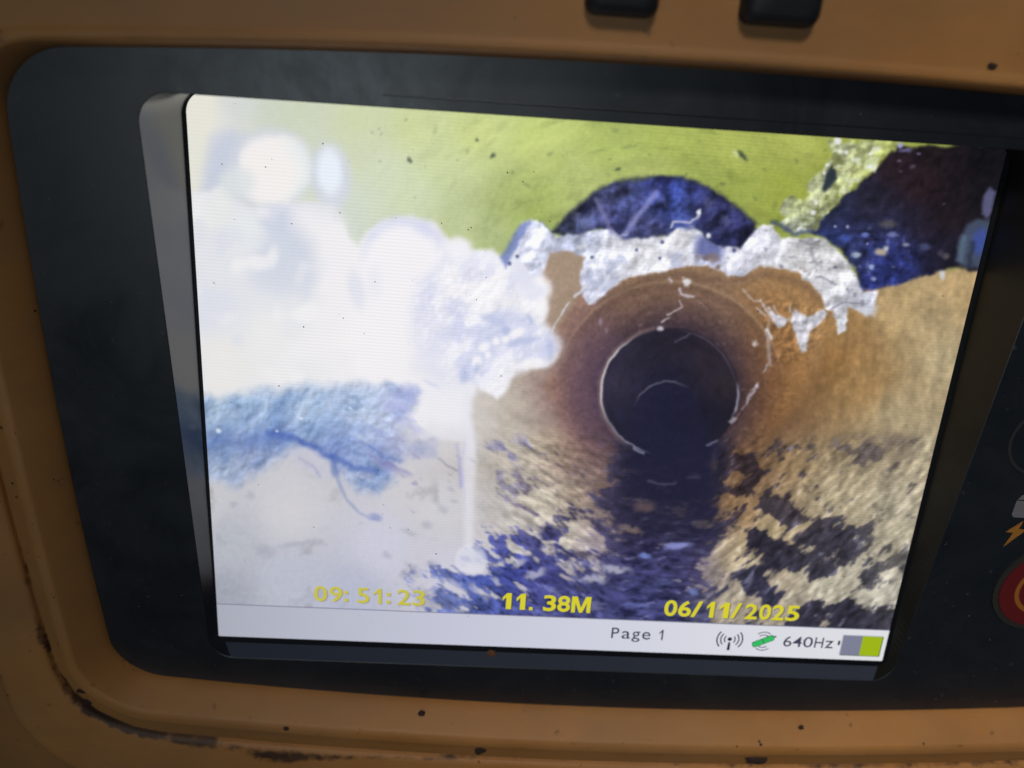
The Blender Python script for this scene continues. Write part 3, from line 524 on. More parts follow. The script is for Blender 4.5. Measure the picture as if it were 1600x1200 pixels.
def panel_material():
    m, t, p = nodes('panel_plastic'); L = t.links.new
    tc = N(t, 'ShaderNodeTexCoord')
    nz = N(t, 'ShaderNodeTexNoise', i_Scale=45., i_Detail=8., i_Roughness=.68, i_Distortion=1.2); L(tc.outputs['Object'], nz.inputs['Vector'])
    r0 = N(t, 'ShaderNodeValToRGB'); r0.color_ramp.elements[0].position = .35; r0.color_ramp.elements[1].position = .75
    r0.color_ramp.elements[0].color = (.009, .013, .019, 1); r0.color_ramp.elements[1].color = (.013, .018, .026, 1)
    L(nz.outputs['Fac'], r0.inputs['Fac'])
    vo = N(t, 'ShaderNodeTexVoronoi', i_Scale=330.); L(tc.outputs['Object'], vo.inputs['Vector'])
    lt = N(t, 'ShaderNodeMapRange'); L(vo.outputs['Distance'], lt.inputs['Value']); lt.inputs['From Min'].default_value = .05; lt.inputs['From Max'].default_value = .16; lt.inputs['To Min'].default_value = 1; lt.inputs['To Max'].default_value = 0
    sp = N(t, 'ShaderNodeSeparateColor'); L(vo.outputs['Color'], sp.inputs['Color'])
    gt = N(t, 'ShaderNodeMath', operation='GREATER_THAN'); L(sp.outputs['Green'], gt.inputs[0]); gt.inputs[1].default_value = .86
    mu = N(t, 'ShaderNodeMath', operation='MULTIPLY'); L(lt.outputs['Result'], mu.inputs[0]); L(gt.outputs[0], mu.inputs[1])
    m8 = N(t, 'ShaderNodeMath', operation='MULTIPLY'); L(mu.outputs[0], m8.inputs[0]); m8.inputs[1].default_value = .35
    mx = N(t, 'ShaderNodeMix', data_type='RGBA'); L(m8.outputs[0], mx.inputs['Factor']); L(r0.outputs['Color'], mx.inputs['A']); mx.inputs['B'].default_value = (.10, .10, .10, 1)
    L(mx.outputs['Result'], p.inputs['Base Color'])
    ro = N(t, 'ShaderNodeMapRange'); L(nz.outputs['Fac'], ro.inputs['Value']); ro.inputs['From Min'].default_value = .3; ro.inputs['From Max'].default_value = .7; ro.inputs['To Min'].default_value = .31; ro.inputs['To Max'].default_value = .47
    L(ro.outputs['Result'], p.inputs['Roughness']); p.inputs['Specular IOR Level'].default_value = .9
    return m
def display_material():
    m, t, p = nodes('lit_display'); L = t.links.new
    at = N(t, 'ShaderNodeAttribute', attribute_name='picture')
    tc = N(t, 'ShaderNodeTexCoord'); sx = N(t, 'ShaderNodeSeparateXYZ'); L(tc.outputs['Object'], sx.inputs['Vector'])
    # moire banding painted into the emission as faint rows and columns
    def wave(axis, pitch, lean):
        a = N(t, 'ShaderNodeMath', operation='MULTIPLY'); L(sx.outputs['X' if axis == 'Y' else 'Y'], a.inputs[0]); a.inputs[1].default_value = lean
        b = N(t, 'ShaderNodeMath', operation='ADD'); L(a.outputs[0], b.inputs[0]); L(sx.outputs[axis], b.inputs[1])
        c = N(t, 'ShaderNodeMath', operation='MULTIPLY'); L(b.outputs[0], c.inputs[0]); c.inputs[1].default_value = 2 * math.pi / (pitch * MM)
        d = N(t, 'ShaderNodeMath', operation='SINE'); L(c.outputs[0], d.inputs[0]); return d
    r = wave('Y', .62, .02); c = wave('X', .50, 0.)
    nz = N(t, 'ShaderNodeTexNoise', i_Scale=22., i_Detail=2.); L(tc.outputs['Object'], nz.inputs['Vector'])
    am = N(t, 'ShaderNodeMapRange'); L(nz.outputs['Fac'], am.inputs['Value']); am.inputs['From Min'].default_value = .42; am.inputs['From Max'].default_value = .66; am.inputs['To Min'].default_value = .004; am.inputs['To Max'].default_value = .045
    k1 = N(t, 'ShaderNodeMath', operation='MULTIPLY'); L(r.outputs[0], k1.inputs[0]); L(am.outputs['Result'], k1.inputs[1])
    k2 = N(t, 'ShaderNodeMath', operation='MULTIPLY_ADD'); L(c.outputs[0], k2.inputs[0]); k2.inputs[1].default_value = .012; k2.inputs[2].default_value = 1.
    k3 = N(t, 'ShaderNodeMath', operation='ADD'); L(k1.outputs[0], k3.inputs[0]); L(k2.outputs[0], k3.inputs[1])
    L(at.outputs['Color'], p.inputs['Emission Color']); L(k3.outputs[0], p.inputs['Emission Strength'])
    p.inputs['Base Color'].default_value = (.006, .006, .007, 1); p.inputs['Roughness'].default_value = .35; p.inputs['Specular IOR Level'].default_value = .15
    return m
M_case = case_material(); M_panel = panel_material(); M_display = display_material()
M_frame = plain('frame_gloss', (.012, .015, .022), .24, 1.)
M_lip = plain('frame_matt', (.004, .006, .010), .5, .3)
M_rubber = plain('black_rubber', (.014, .016, .020), .55, .4, .2)

# rounded outline, counter-clockwise from the middle of the left side; corner radii TL, BL, BR, TR
NC, NS = 26, 70
def outline(L, R, B, T, rad, bow=False):
    rTL, rBL, rBR, rTR = rad if isinstance(rad, (tuple, list)) else (rad,) * 4
    P = []
    def side(a, b):
        for i in range(NS): P.append((a[0] + (b[0] - a[0]) * i / NS, a[1] + (b[1] - a[1]) * i / NS))
    def arc(cx, cy, r, a0):
        for i in range(NC): a = math.radians(a0 + 90 * i / NC); P.append((cx + r * math.cos(a), cy + r * math.sin(a)))
    side((L, T - rTL), (L, B + rBL)); arc(L + rBL, B + rBL, rBL, 180)
    side((L + rBL, B), (R - rBR, B)); arc(R - rBR, B + rBR, rBR, 270)
    side((R, B + rBR), (R, T - rTR)); arc(R - rTR, T - rTR, rTR, 0)
    side((R - rTR, T), (L + rTL, T)); arc(L + rTL, T - rTL, rTL, 90)
    if bow:                                              # the moulding's sides are slightly barrelled
        Q = []
        for x, y in P:
            tl = min(max((10 - x) / (10 - L), 0), 1); tr = min(max((x - 10) / (R - 10), 0), 1)
            tb = min(max((50 - y) / (50 - B), 0), 1); tt = min(max((y - 50) / (T - 50), 0), 1)
            Q.append((x + .0004 * (y - 40) ** 2 * tl - .0004 * (y - 40) ** 2 * tr, y + .0005 * (x - 13) ** 2 * tb - .0003 * (x - 17) ** 2 * tt))
        P = Q
    return P
def loft(rings, closed_first=False, closed_last=False):
    V = []; F = []; n = len(rings[0])
    for r in rings: V += r
    for k in range(len(rings) - 1):
        a = k * n; b = a + n
        for i in range(n):
            j = (i + 1) % n; F.append((a + i, a + j, b + j, b + i))
    if closed_last: F.append(tuple(range((len(rings) - 1) * n, len(rings) * n)))
    if closed_first: F.append(tuple(reversed(range(n))))
    return V, F

# ---------------------------------------------------------------- the instrument
root = bpy.data.objects.new('pipe_camera_monitor', None); col.objects.link(root)
root.location = (10 * MM, 50 * MM, -45 * MM); root.empty_display_size = .02
root['label'] = 'grimy orange plastic pipe inspection monitor with dark panel and lit colour screen'
root['category'] = 'monitor'

# case: rings L, R, B, T, radius, height at left/bottom, height at top
prof = [(-94.2,118,-14.3,116.6,10,-2,-2), (-94.25,118,-14.35,116.6,10,.2,.2), (-98.0,121.8,-18.0,117.3,13,5.2,5.2), (-98.5,122.3,-18.5,117.5,13.5,5.8,5.8), (-99.4,123.2,-19.6,118.0,14.3,6.05,6.1), (-100.4,124.2,-21.2,118.8,15,5.9,6.0),
        (-101.2,125,-22.2,119.2,15.6,5.3,5.75), (-104.0,127.6,-27.0,121.5,17.5,3.5,5.7), (-104.5,128.1,-27.7,122,18,2.9,5.7), (-104.8,128.4,-28.1,122.4,18.2,1.9,5.7), (-105.3,128.9,-28.7,123,18.6,1.9,5.7), (-105.6,129.2,-29.1,123.4,18.8,2.9,5.7),
        (-106.4,130,-30.2,124.5,19.2,3.4,5.7), (-112.5,137,-43,150,24,4.0,5.7), (-115.0,139.2,-46,158,25,4.3,5.6), (-116.4,141.2,-47.5,160,26,3.6,5.4), (-118,143,-49,162,27,1.6,4.6), (-124,149,-56,166,31,-.6,3), (-140,165,-74,172,40,-4,-2), (-142,167,-76,174,41,-8,-6), (-140,165,-74,172,40,-44,-44), (-137,162,-71,169,39,-45,-45)]
prof = [np.array(p, float) for p in prof]
def chaikin(P):
    o = [P[0]]
    for a, b in zip(P[:-1], P[1:]): o += [a * .8 + b * .2, a * .2 + b * .8]
    return o + [P[-1]]
pr = chaikin(chaikin([np.append(p, i) for i, p in enumerate(prof)]))
dense = [pr[0]]
for p in pr[1:]:                                         # finer rings where grime collects
    q = dense[-1]; m = int(np.ceil(max(abs(p[0] - q[0]), abs(p[2] - q[2])) / 1.3)) if 3 < p[7] < 15 else 1
    dense += [q + (p - q) * (i + 1) / max(m, 1) for i in range(max(m, 1))]
PATH = [(-104.8, 40, .25, .8), (-104.8, 20, .35, 1.0), (-105, 3, .5, 1.4), (-103.4, -5, .55, 1.6), (-101.3, -12, .75, 2.2), (-98, -17, .95, 2.2), (-91, -22, .95, 2.0), (-83, -24.2, .75, 2.2), (-76, -25.5, .8, 2.6), (-72, -26.5, .5, 2.2), (-60, -29, .75, 2.4), (-40, -28.5, .5, 1.0), (-10, -28.3, .45, .8), (30, -28.4, .4, .8), (70, -27, .5, 1.2), (105, -24, .6, 2.0), (125, -18, .4, 2)]
def grime(x, y):
    best = 0
    for (ax, ay, aw, asg), (bx_, by_, bw, bs_) in zip(PATH[:-1], PATH[1:]):
        ex, ey = bx_ - ax, by_ - ay; s = min(max(((x - ax) * ex + (y - ay) * ey) / (ex * ex + ey * ey), 0), 1)
        d = math.hypot(x - ax - s * ex, y - ay - s * ey); sg = asg + (bs_ - asg) * s
        best = max(best, (aw + (bw - aw) * s) * math.exp(-(d / sg) ** 2))
    return best
rings = []; dirt = []
for p in dense:
    L_, R_, B_, T_, r_, wl, wt, k = p
    o = outline(L_, R_, B_, T_, r_, True); ring = []
    for x, y in o:
        t = min(max((y - (T_ - 26)) / 22, 0), 1); t = t * t * (3 - 2 * t)
        ring.append((x, y, wl * (1 - t) + wt * t))
        d = grime(x, y) if k > 3 and y < 60 else 0
        d += .10 * (1 - t) * max(0, 1 - abs(k - 3) / 1.2)   # rubbed crest of the rim
        if k < 1.3: d += .16 * (1 - t)                   # a line of dust where the wall meets the panel
        dirt.append(d)
    rings.append(ring)
V, F = loft(rings, closed_last=True); F = [tuple(reversed(f)) for f in F]
case = mesh_obj('case', V, F, M_case, root, True)
a = case.data.attributes.new('dirt', 'FLOAT', 'POINT'); a.data.foreach_set('value', dirt)

# dark front panel with the display window cut in it
OPEN = (-73, 74, -3.7, 108.2)
outer = outline(-94.15, 117.9, -14.25, 116.55, 9.9, True)
op = outline(*OPEN, 5)
e = outline(-72.9, 73.9, -3.6, 108.1, 4.95)
V, F = loft([[(x, y, -1.6) for x, y in outer], [(x, y, 0) for x, y in outer], [(x, y, 0) for x, y in op], [(x, y, -.06) for x, y in e]])
panel = mesh_obj('front_panel', V, F, M_panel, root)
panel['label'] = 'dark blue-black front panel around the screen'
# fine seam above the window
sv = [(-36, 109.75, .0), (117, 109.75, .0), (117, 110.05, .0), (-36, 110.05, .0), (-36, 109.82, .02), (117, 109.82, .02), (117, 109.98, .02), (-36, 109.98, .02)]
mesh_obj('panel_seam', sv, [(4, 5, 6, 7), (0, 1, 5, 4), (1, 2, 6, 5), (2, 3, 7, 6), (3, 0, 4, 7)], plain('seam_plastic', (.014, .018, .022), .3), root)

# glossy side walls of the window: the display sits deeper at its top
def dz(y): return -.52 - .13 * (y - 1.7)
f1 = outline(-72.9, 73.9, -3.6, 108.1, 4.95)
f3 = outline(-71.4, 71.9, .45, 107.85, (4.2, 2.2, 2.2, 4.2))
V, F = loft([[(x, y, -.06) for x, y in f1], [(x, y, dz(y) + .16) for x, y in f3]])
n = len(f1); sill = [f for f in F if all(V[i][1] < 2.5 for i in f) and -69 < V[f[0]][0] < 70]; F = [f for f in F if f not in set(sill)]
side = [f for f in F if all(V[i][0] > 69 for i in f)]; F = [f for f in F if f not in set(side)]
frame = mesh_obj('screen_frame', V, F, M_frame, root, True)
mesh_obj('frame_side', V, side, plain('side_dimmed', (.014, .014, .013), .42, .35, .1), root)  # weaker screen reflection at the right put into a duller wall finish
mesh_obj('frame_sill', V, sill, plain('sill_haze', (.06, .075, .115), .38, .5, .1), root)  # haze over the lower edge painted in as a lighter grey-blue
f4 = outline(-70.95, 70.95, 1.75, 107.6, (3.6, .25, .25, .5))
V, F = loft([[(x, y, dz(y) + .155) for x, y in f3], [(x, y, dz(y) + .12) for x, y in f4], [(x, y, dz(y) - .3) for x, y in f4]])
mesh_obj('screen_border', V, F, M_lip, root)

# display: a grid whose points carry the computed picture
ca, sa = math.cos(math.atan(.13)), math.sin(math.atan(.13))
SCREEN = Matrix(((1, 0, 0, 0), (0, ca, sa, (55 * ca - .3 * sa) * MM), (0, -sa, ca, (-55 * sa - .3 * ca) * MM), (0, 0, 0, 1)))
NX, NY = 860, 645
gx = np.linspace(-71.1, 71.1, NX); gy = np.linspace(53.4, -53.3, NY)
GX, GY = np.meshgrid(gx, gy)
HM = ((1.19548268, -.16191871, 129.49689798), (.08559844, -1.28725974, 92.46841168), (4.1333989e-05, -2.92734566e-04, .14326242))
den = HM[2][0] * GX + HM[2][1] * GY + HM[2][2]
RGB = paint((HM[0][0] * GX + HM[0][1] * GY + HM[0][2]) / den, (HM[1][0] * GX + HM[1][1] * GY + HM[1][2]) / den)
me = bpy.data.meshes.new('screen')
co = np.stack([GX, GY, GX * 0], -1).reshape(-1, 3) * MM
ii = np.arange(NX * NY).reshape(NY, NX)
quad = np.stack([ii[1:, :-1], ii[1:, 1:], ii[:-1, 1:], ii[:-1, :-1]], -1).reshape(-1, 4)
me.vertices.add(len(co)); me.vertices.foreach_set('co', co.ravel())
me.loops.add(quad.size); me.loops.foreach_set('vertex_index', quad.ravel().astype(np.int32))
me.polygons.add(len(quad)); me.polygons.foreach_set('loop_start', np.arange(0, quad.size, 4, dtype=np.int32))
me.update(calc_edges=True)
at = me.attributes.new('picture', 'FLOAT_COLOR', 'POINT')
at.data.foreach_set('color', np.concatenate([lin(RGB), np.ones(RGB.shape[:2] + (1,))], -1).astype(np.float32).ravel())
me.materials.append(M_display)
screen = bpy.data.objects.new('screen', me); col.objects.link(screen)
screen.parent = root; screen.matrix_parent_inverse = Matrix.Translation(-root.location); screen.matrix_basis = SCREEN
screen['label'] = 'lit screen showing a cracked brown drain pipe with white and green lining'

# status bar along the foot of the display
bx = [-71.05, -50, -20, 10, 40, 71.0]; bc = [(168, 171, 184), (182, 185, 200), (196, 198, 215), (206, 208, 222), (216, 217, 226), (222, 222, 226)]  # dimming towards the left from the viewing angle, painted into the colours
V = []; F = []
for x in bx: V += [(x, -53.28, .06), (x, -45.55, .06), (x, -45.55, .0), (x, -53.28, .0)]
for i in range(5):
    a = i * 4; F += [(a, a + 4, a + 5, a + 1), (a + 1, a + 5, a + 6, a + 2)]
bar = mesh_obj('status_bar', V, F, None, screen)
bar.data.materials.clear(); m, t, p = nodes('status_bar_light'); bar.data.materials.append(m)
n = N(t, 'ShaderNodeAttribute', attribute_name='shade'); t.links.new(n.outputs['Color'], p.inputs['Emission Color'])
p.inputs['Emission Strength'].default_value = 1; p.inputs['Base Color'].default_value = (.006, .006, .007, 1); p.inputs['Roughness'].default_value = .35; p.inputs['Specular IOR Level'].default_value = .15
a = bar.data.attributes.new('shade', 'FLOAT_COLOR', 'POINT')
a.data.foreach_set('color', [c for k in bc for _ in range(4) for c in (*lin(k), 1)])
V = [(-71.05, -45.55, .09), (71, -45.55, .09), (71, -45.33, .09), (-71.05, -45.33, .09)]
mesh_obj('bar_edge', V, [(0, 1, 2, 3)], glow('bar_edge_light', (128, 128, 150)), screen)

# lettering, character by character in its own box (x0, x1, y0, y1 in mm on the display)
def glyph(chars, bold, slant=0.):
    V = []; F = []
    for c, x0, x1, y0, y1 in chars:
        if c in '.:':
            w = (x1 - x0) * .36; m = (x0 + x1) / 2
            for yy in ([y0] if c == '.' else [y0, y0 + (y1 - y0) * .52]):
                k = len(V); V += [(m - w, yy, 0), (m + w, yy, 0), (m + w, yy + w * 2, 0), (m - w, yy + w * 2, 0)]; F.append((k, k + 1, k + 2, k + 3))
            continue
        own = {'1': ([(.42, 0), (.42, .74), (0, .52), (0, .72), (.5, 1), (1, 1), (1, 0)] if bold > .01 else [(.62, 0), (.62, .76), (0, .56), (0, .68), (.72, 1), (1, 1), (1, 0)],),
               'M': ([(0, 0), (0, 1), (.2, 1), (.2, 0)], [(.8, 0), (.8, 1), (1, 1), (1, 0)], [(.2, 1), (.2, .62), (.42, 0), (.5, 0), (.5, .3), (.28, 1)], [(.8, 1), (.72, 1), (.5, .3), (.5, 0), (.58, 0), (.8, .62)])}.get(c)
        if own:
            for pl in own:
                k = len(V); V += [(x0 + a * (x1 - x0), y0 + b * (y1 - y0), 0) for a, b in pl]; F.append(tuple(range(k, k + len(pl))))
            continue
        cu = bpy.data.curves.new('glyph', 'FONT'); cu.body = c; cu.size = 1; cu.offset = bold; cu.resolution_u = 5
        o = bpy.data.objects.new('glyph', cu); col.objects.link(o)
        me = bpy.data.meshes.new_from_object(o.evaluated_get(bpy.context.evaluated_depsgraph_get()))
        xs = [v.co.x for v in me.vertices]; ys = [v.co.y for v in me.vertices]
        k = len(V)
        for v in me.vertices:
            V.append((x0 + (v.co.x - min(xs)) / (max(xs) - min(xs)) * (x1 - x0), y0 + (v.co.y - min(ys)) / (max(ys) - min(ys)) * (y1 - y0), 0))
        F += [tuple(k + i for i in p.vertices) for p in me.polygons]
        bpy.data.objects.remove(o); bpy.data.curves.remove(cu); bpy.data.meshes.remove(me)
    return V, F
def lettering(name, chars, bold, mat, shade=None, z=.12):
    V, F = glyph(chars, bold)
    o = mesh_obj(name, [(x, y, z) for x, y, _ in V], F, mat, screen)
    if shade:
        mesh_obj(name.replace('_text', '_text_shadow'), [(x + .2, y - .16, z - .03) for x, y, _ in V], F, shade, screen)
    return o
Y1 = glow('caption_yellow', (214, 206, 46)); Y2 = glow('caption_yellow_pale', (198, 190, 66)); SH = glow('caption_shadow', (72, 76, 96)); SH2 = glow('caption_shadow_pale', (150, 150, 150))
time = [('0',-50.99,-48.37,-43.84,-40.22),('9',-47.85,-45.23,-43.86,-40.23),(':',-44.97,-43.92,-43.7,-40.24),('5',-42.22,-39.72,-43.9,-40.26),('1',-38.93,-37.22,-43.92,-40.28),(':',-36.3,-35.25,-43.75,-40.29),('2',-33.93,-31.3,-43.95,-40.3),('3',-30.9,-28.26,-43.97,-40.32)]
dist = [('1',-12.19,-10.33,-43.92,-40.1),('1',-9.26,-7.39,-43.95,-40.13),('.',-6.72,-5.65,-43.98,-40.15),('3',-3.63,-.96,-44.02,-40.19),('8',-.68,1.99,-44.06,-40.22),('M',2.28,6.3,-44.1,-40.26)]
date = [('0',21.86,24.56,-44.05,-40.19),('6',24.85,27.56,-44.05,-40.21),('/',27.57,29.88,-44.05,-40.23),('1',30.84,32.47,-44.06,-40.24),('1',33.58,35.62,-44.06,-40.26),('/',36.04,38.22,-44.07,-40.28),('2',39.06,41.72,-44.07,-40.3),('0',42.1,44.6,-44.07,-40.32),('2',44.9,47.5,-44.08,-40.33),('5',47.86,50.73,-44.08,-40.35)]
lettering('time_text', time, .010, Y2, SH2)
lettering('distance_text', dist, .022, Y1, SH)
lettering('date_text', date, .022, Y1, SH)
DK = glow('bar_ink', (62, 64, 84)); DK2 = glow('bar_ink_dark', (36, 38, 52))
lettering('page_text', [('P',11.34,12.97,-50.0,-47.4),('a',13.55,15.4,-50.03,-48.15),('g',15.72,17.5,-50.75,-48.15),('e',17.92,19.7,-50.05,-48.17),('1',21.5,22.4,-50.06,-47.45)], .004, DK)
lettering('frequency_text', [('6',48.49,50.29,-50.45,-47.85),('4',50.48,52.56,-50.45,-47.85),('0',52.81,54.89,-50.46,-47.85),('H',55.29,57.2,-50.46,-47.85),('z',57.6,59.4,-50.46,-48.6)], .004, DK)
# radio mast: dot, stem and two sets of arcs
def arc_strip(cx, cy, r, a0, a1, w, n=14, ky=1.):
    V = []; F = []
    for i in range(n + 1):
        a = math.radians(a0 + (a1 - a0) * i / n)
        for q in (r - w / 2, r + w / 2): V.append((cx + q * math.cos(a), cy + q * math.sin(a) * ky, .12))
        if i: k = 2 * i; F.append((k - 2, k - 1, k + 1, k))
    return V, F
def merge(parts):
    V = []; F = []
    for v, f in parts:
        k = len(V); V += v; F += [tuple(k + i for i in q) for q in f]
    return V, F
parts = [([(36.5, -51.9, .12), (37.15, -51.9, .12), (37.05, -49.9, .12), (36.6, -49.9, .12)], [(0, 1, 2, 3)]), ([(36.82 + .5 * math.cos(k * .7854), -49.15 + .5 * math.sin(k * .7854), .12) for k in range(8)], [tuple(range(8))])]
for r, w in ((1.15, .26), (1.95, .28), (2.75, .3)):
    parts += [arc_strip(36.82, -49.2, r, -42, 42, w), arc_strip(36.82, -49.2, r, 138, 222, w)]
mesh_obj('signal_icon', *merge(parts), DK2, screen)
# locator icon: green capsule with wave arcs
an = math.radians(27); U = lambda a, b: (44.1 + a * math.cos(an) - b * math.sin(an), -49.35 + a * math.sin(an) + b * math.cos(an))
def shape(pts, z): return [(*U(a, b), z) for a, b in pts], [tuple(range(len(pts)))]
caps = [(-1.9, -.62), (1.9, -.62), (2.25, -.45), (2.4, 0), (2.25, .45), (1.9, .62), (-1.9, .62), (-2.25, .45), (-2.4, 0), (-2.25, -.45)]
mesh_obj('locator_icon', *merge([shape([(a * 1.06, b * 1.22) for a, b in caps], .11), shape([(2.4, -.2), (2.95, -.2), (2.95, .2), (2.4, .2)], .11)]), glow('icon_edge', (22, 70, 46)), screen)
mesh_obj('locator_capsule', *merge([shape(caps, .14)]), glow('icon_green', (52, 186, 96)), screen)
lp = [shape([(-.08, -.7), (.08, -.7), (.08, .7), (-.08, .7)], .16)]
for r in (1.55, 2.25):
    for a0 in (75, 255):
        v, f = arc_strip(0, 0, r, a0 - 38 + 27 - 10, a0 + 38 + 27 - 10, .2)
        lp.append(([(44.1 + x, -49.35 + y, .10) for x, y, _ in v], f))
mesh_obj('locator_waves', *merge(lp), DK, screen)
# battery: grey and green halves with a dark lower right edge, terminal on the left
def rect(x0, x1, y0, y1, z): return [(x0, y0, z), (x1, y0, z), (x1, y1, z), (x0, y1, z)], [(0, 1, 2, 3)]
mesh_obj('battery_icon_edge', *merge([rect(61.35, 70.05, -52.15, -47.1, .10), rect(60.35, 60.85, -49.6, -48.5, .10)]), glow('battery_edge', (52, 58, 40)), screen)
mesh_obj('battery_icon_empty', *rect(61.2, 65.5, -52.0, -46.95, .13), glow('battery_grey', (124, 126, 148)), screen)
mesh_obj('battery_icon_charge', *rect(65.5, 69.85, -52.0, -46.95, .13), glow('battery_green', (156, 180, 22)), screen)
mesh_obj('battery_icon_rim', *merge([rect(61.2, 69.85, -47.1, -46.9, .15), rect(61.05, 61.25, -52, -46.9, .15)]), glow('battery_rim', (176, 178, 192)), screen)

# two rubber buttons on the top of the case
def button(x0, x1, y0):
    r = []
    for i, (g, z) in enumerate([(.0, 4.0), (.0, 7.2), (.25, 8.2), (.8, 8.9), (1.6, 9.2)]):
        r.append([(x, y, z) for x, y in outline(x0 + g, x1 - g, y0 + g, y0 + 11 - g, 1.7 - g * .3)])
    V, F = loft(r, closed_last=True)
    o = mesh_obj('button', V, F, M_rubber, root, True)
    return o
button(-7.6, 2.4, 122.4)['label'] = 'dark rubber button above the middle of the screen'
button(13.8, 24.6, 122.6)['label'] = 'dark rubber button nearer the right edge'

# printed keys at the right of the panel
def disc(cx, cy, r0, r1, z0, z1, n=72):
    V = []; F = []
    for i in range(n):
        a = 2 * math.pi * i / n; c, s = math.cos(a), math.sin(a)
        V += [(cx + r0 * c, cy + r0 * s, z1), (cx + r1 * c, cy + r1 * s, z1), (cx + r1 * c, cy + r1 * s, z0)]
    for i in range(n):
        a = i * 3; b = (i + 1) % n * 3; F += [(a, a + 1, b + 1, b), (a + 1, a + 2, b + 2, b + 1)]
    if r0 == 0: V = V; 
    return V, F
mesh_obj('key_outline', *disc(87.2, 57.4, 6.95, 7.5, 0, .08), plain('print_grey', (.030, .031, .036), .5), root)
pk = mesh_obj('power_button', *disc(99, 23.5, .001, 9.5, 0, .5), plain('red_print', (.13, .010, .014), .5), root); pk['label'] = 'red round button at the right edge'
mesh_obj('button_ring', *disc(99, 23.5, 9.5, 10.7, 0, .3), plain('ring_grey', (.030, .030, .028), .5), pk)
mesh_obj('button_symbol', *arc_strip(99, 23.5, 6.0, 120, 420, .9, 40), plain('orange_print', (.34, .13, .02), .5), pk)
for ob in pk.children:
    if ob.name.startswith('button_symbol'):
        for v in ob.data.vertices: v.co.z = .58 * MM
def plate(name, pts, z, mat, parent):
    n = len(pts); V = [(x, y, 0) for x, y in pts] + [(x, y, z) for x, y in pts]
    F = [tuple(range(n, 2 * n))] + [(i, (i + 1) % n, n + (i + 1) % n, n + i) for i in range(n)]
    return mesh_obj(name, V, F, mat, parent)
WP = plain('white_print', (.17, .17, .20), .5)
bs = plate('battery_symbol', [(86.3, 40.3), (93, 40.3), (93, 44.1), (85.7, 44.1), (85.8, 41)], .06, WP, root)
plate('battery_cap', [(85.9, 44.35), (93, 44.35), (93, 45.6), (86.9, 45.6), (86.2, 45.2)], .06, WP, bs)
plate('charge_symbol', [(88.7, 39.5), (86.0, 36.8), (87.6, 36.7), (86.8, 33.3), (90.0, 37.5), (88.4, 37.6)], .06, plain('amber_print', (.36, .16, .03), .5), root)

# ---------------------------------------------------------------- crumbs of dirt and fine dust
def crumb(label, x, y, z, s, mat, seed, flat=.6):
    r = random.Random(seed); bm = bmesh.new(); bmesh.ops.create_icosphere(bm, subdivisions=2, radius=s)
    for v in bm.verts:
        n = v.co.normalized(); k = .78 + .44 * r.random()
        v.co = Vector((n.x * s * k * (1.35 + .5 * math.sin(seed)), n.y * s * k, n.z * s * k * flat))
    me = bpy.data.meshes.new('dirt_crumb'); bm.to_mesh(me); bm.free(); me.materials.append(mat)
    for v in me.vertices: v.co *= MM
    o = bpy.data.objects.new('dirt_crumb', me); col.objects.link(o); o.location = (x * MM, y * MM, z * MM)
    o['label'] = label; o['category'] = 'dirt'; o['group'] = 'dirt crumbs stuck to the monitor'
M_soil = plain('dried_soil', (.16, .085, .045), .9, .2, .6, 1500); M_dark = plain('black_grit', (.045, .026, .022), .8, .3, .5, 1500)
dg = bpy.context.evaluated_depsgraph_get()
def on_case(x, y):
    ok, p, n, i = case.ray_cast(Vector((x * MM, y * MM, .05)) - case.matrix_world.translation, Vector((0, 0, -1)))
    return p.z / MM if ok else 0
bpy.context.view_layer.update()
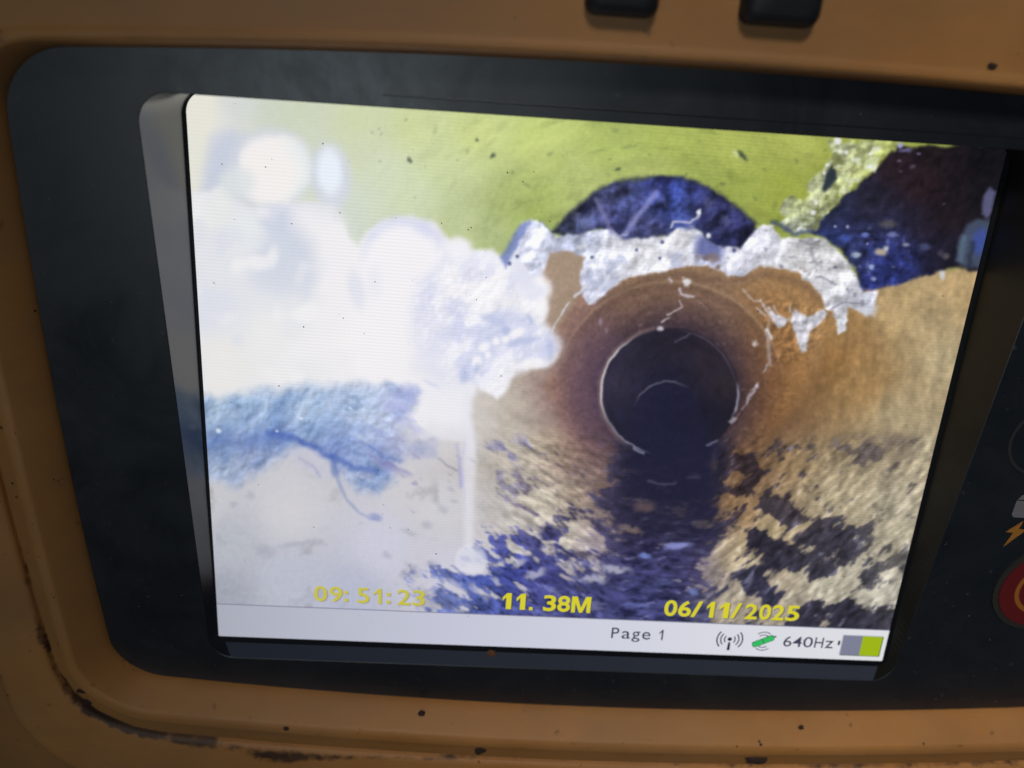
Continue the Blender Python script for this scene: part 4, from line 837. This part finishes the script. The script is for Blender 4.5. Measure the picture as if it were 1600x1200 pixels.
for lab, x, y, z, s, mt in [('brown soil crumb lodged on the frame just under the screen, below the middle caption', -13.8, .2, -.1, .85, M_soil),
        ('dark crumb at the foot of the panel on the lower case edge, left of centre', -28.1, -15.2, None, .9, M_dark),
        ('small black crumb on the pale lower case wall below the battery indicator', 55.7, -15.3, None, .7, M_dark),
        ('flat dark stain-like crumb on the lower rim, right of the middle', 46.6, -23.2, None, 1.5, M_dark),
        ('dark crumb on the lower rim below the middle caption', -15.0, -22.8, None, 1.3, M_dark),
        ('black crumb on the rim at the lower left corner, upper of a pair', -97.6, -8.6, None, .6, M_dark),
        ('longer black crumb on the rim at the lower left corner, lower of a pair', -97.8, -13.0, None, 1.0, M_dark),
        ('small dark crumb on the case above the right end of the screen', 51.5, 119.6, None, .55, M_dark),
        ('black crumb on the lower case wall below the time caption', -56.5, -17.0, None, .55, M_dark)]:
    crumb(lab, x, y, (on_case(x, y) if z is None else z) + s * .12, s, mt, int(abs(x) * 10), .45)

def flakes(name, spots, mat, label, parent=None):
    r = random.Random(11); V = []; F = []
    for (x, y, z), nrm, s in spots:
        n = Vector(nrm).normalized(); a = n.orthogonal().normalized(); b = n.cross(a); k = len(V); m = 5; ph = r.random() * 6
        for i in range(m):
            q = s * (.6 + .8 * r.random()); t = ph + i * 2 * math.pi / m
            V.append(tuple(Vector((x, y, z)) + a * q * math.cos(t) + b * q * math.sin(t)))
        V.append(tuple(Vector((x, y, z)) + n * s * .35))
        F += [(k + i, k + (i + 1) % m, k + m) for i in range(m)]
    o = mesh_obj(name, V, F, mat); o['kind'] = 'stuff'; o['label'] = label; o['category'] = 'dust'
    return o
r = random.Random(8); spots = []
for i in range(150):
    x = r.uniform(-70, 70) if r.random() < .45 else r.uniform(-70, -5); y = r.uniform(-52, 52)
    p = SCREEN @ Vector((x * MM, y * MM, .2 * MM)); spots.append((tuple(c / MM for c in p), (0, sa, ca), r.choice((.04, .05, .06, .08, .13))))
flakes('dust', spots, plain('dust_dark', (.16, .16, .17), .9), 'fine dark dust grains scattered over the screen')
spots = []; cv = case.data; polys = [p for p in cv.polygons if len(p.vertices) == 4]
while len(spots) < 420:
    p = polys[r.randrange(len(polys))]; c = p.center / MM; n = p.normal
    if c.z < -1 or n.z < .2 or c.x > 125 or c.y > 135: continue
    if c.y > 100 and r.random() < .8: continue
    c = c + Vector((r.uniform(-1, 1), r.uniform(-1, 1), 0)) * .6
    spots.append((tuple(c), tuple(n), r.choice((.08, .1, .12, .16, .26))))
flakes('grit', spots, plain('grit_dark', (.035, .02, .016), .9), 'dark grit clinging to the rim and wall of the orange case')
spots = []
while len(spots) < 260:
    x = r.uniform(-93, 116); y = r.uniform(-11, 115)
    if -74 < x < 75 and -5 < y < 109.2: continue
    spots.append(((x, y, .0), (0, 0, 1), r.choice((.05, .06, .08, .12))))
flakes('lint', spots, plain('lint_pale', (.16, .16, .15), .9), 'pale dust flecks on the dark front panel')
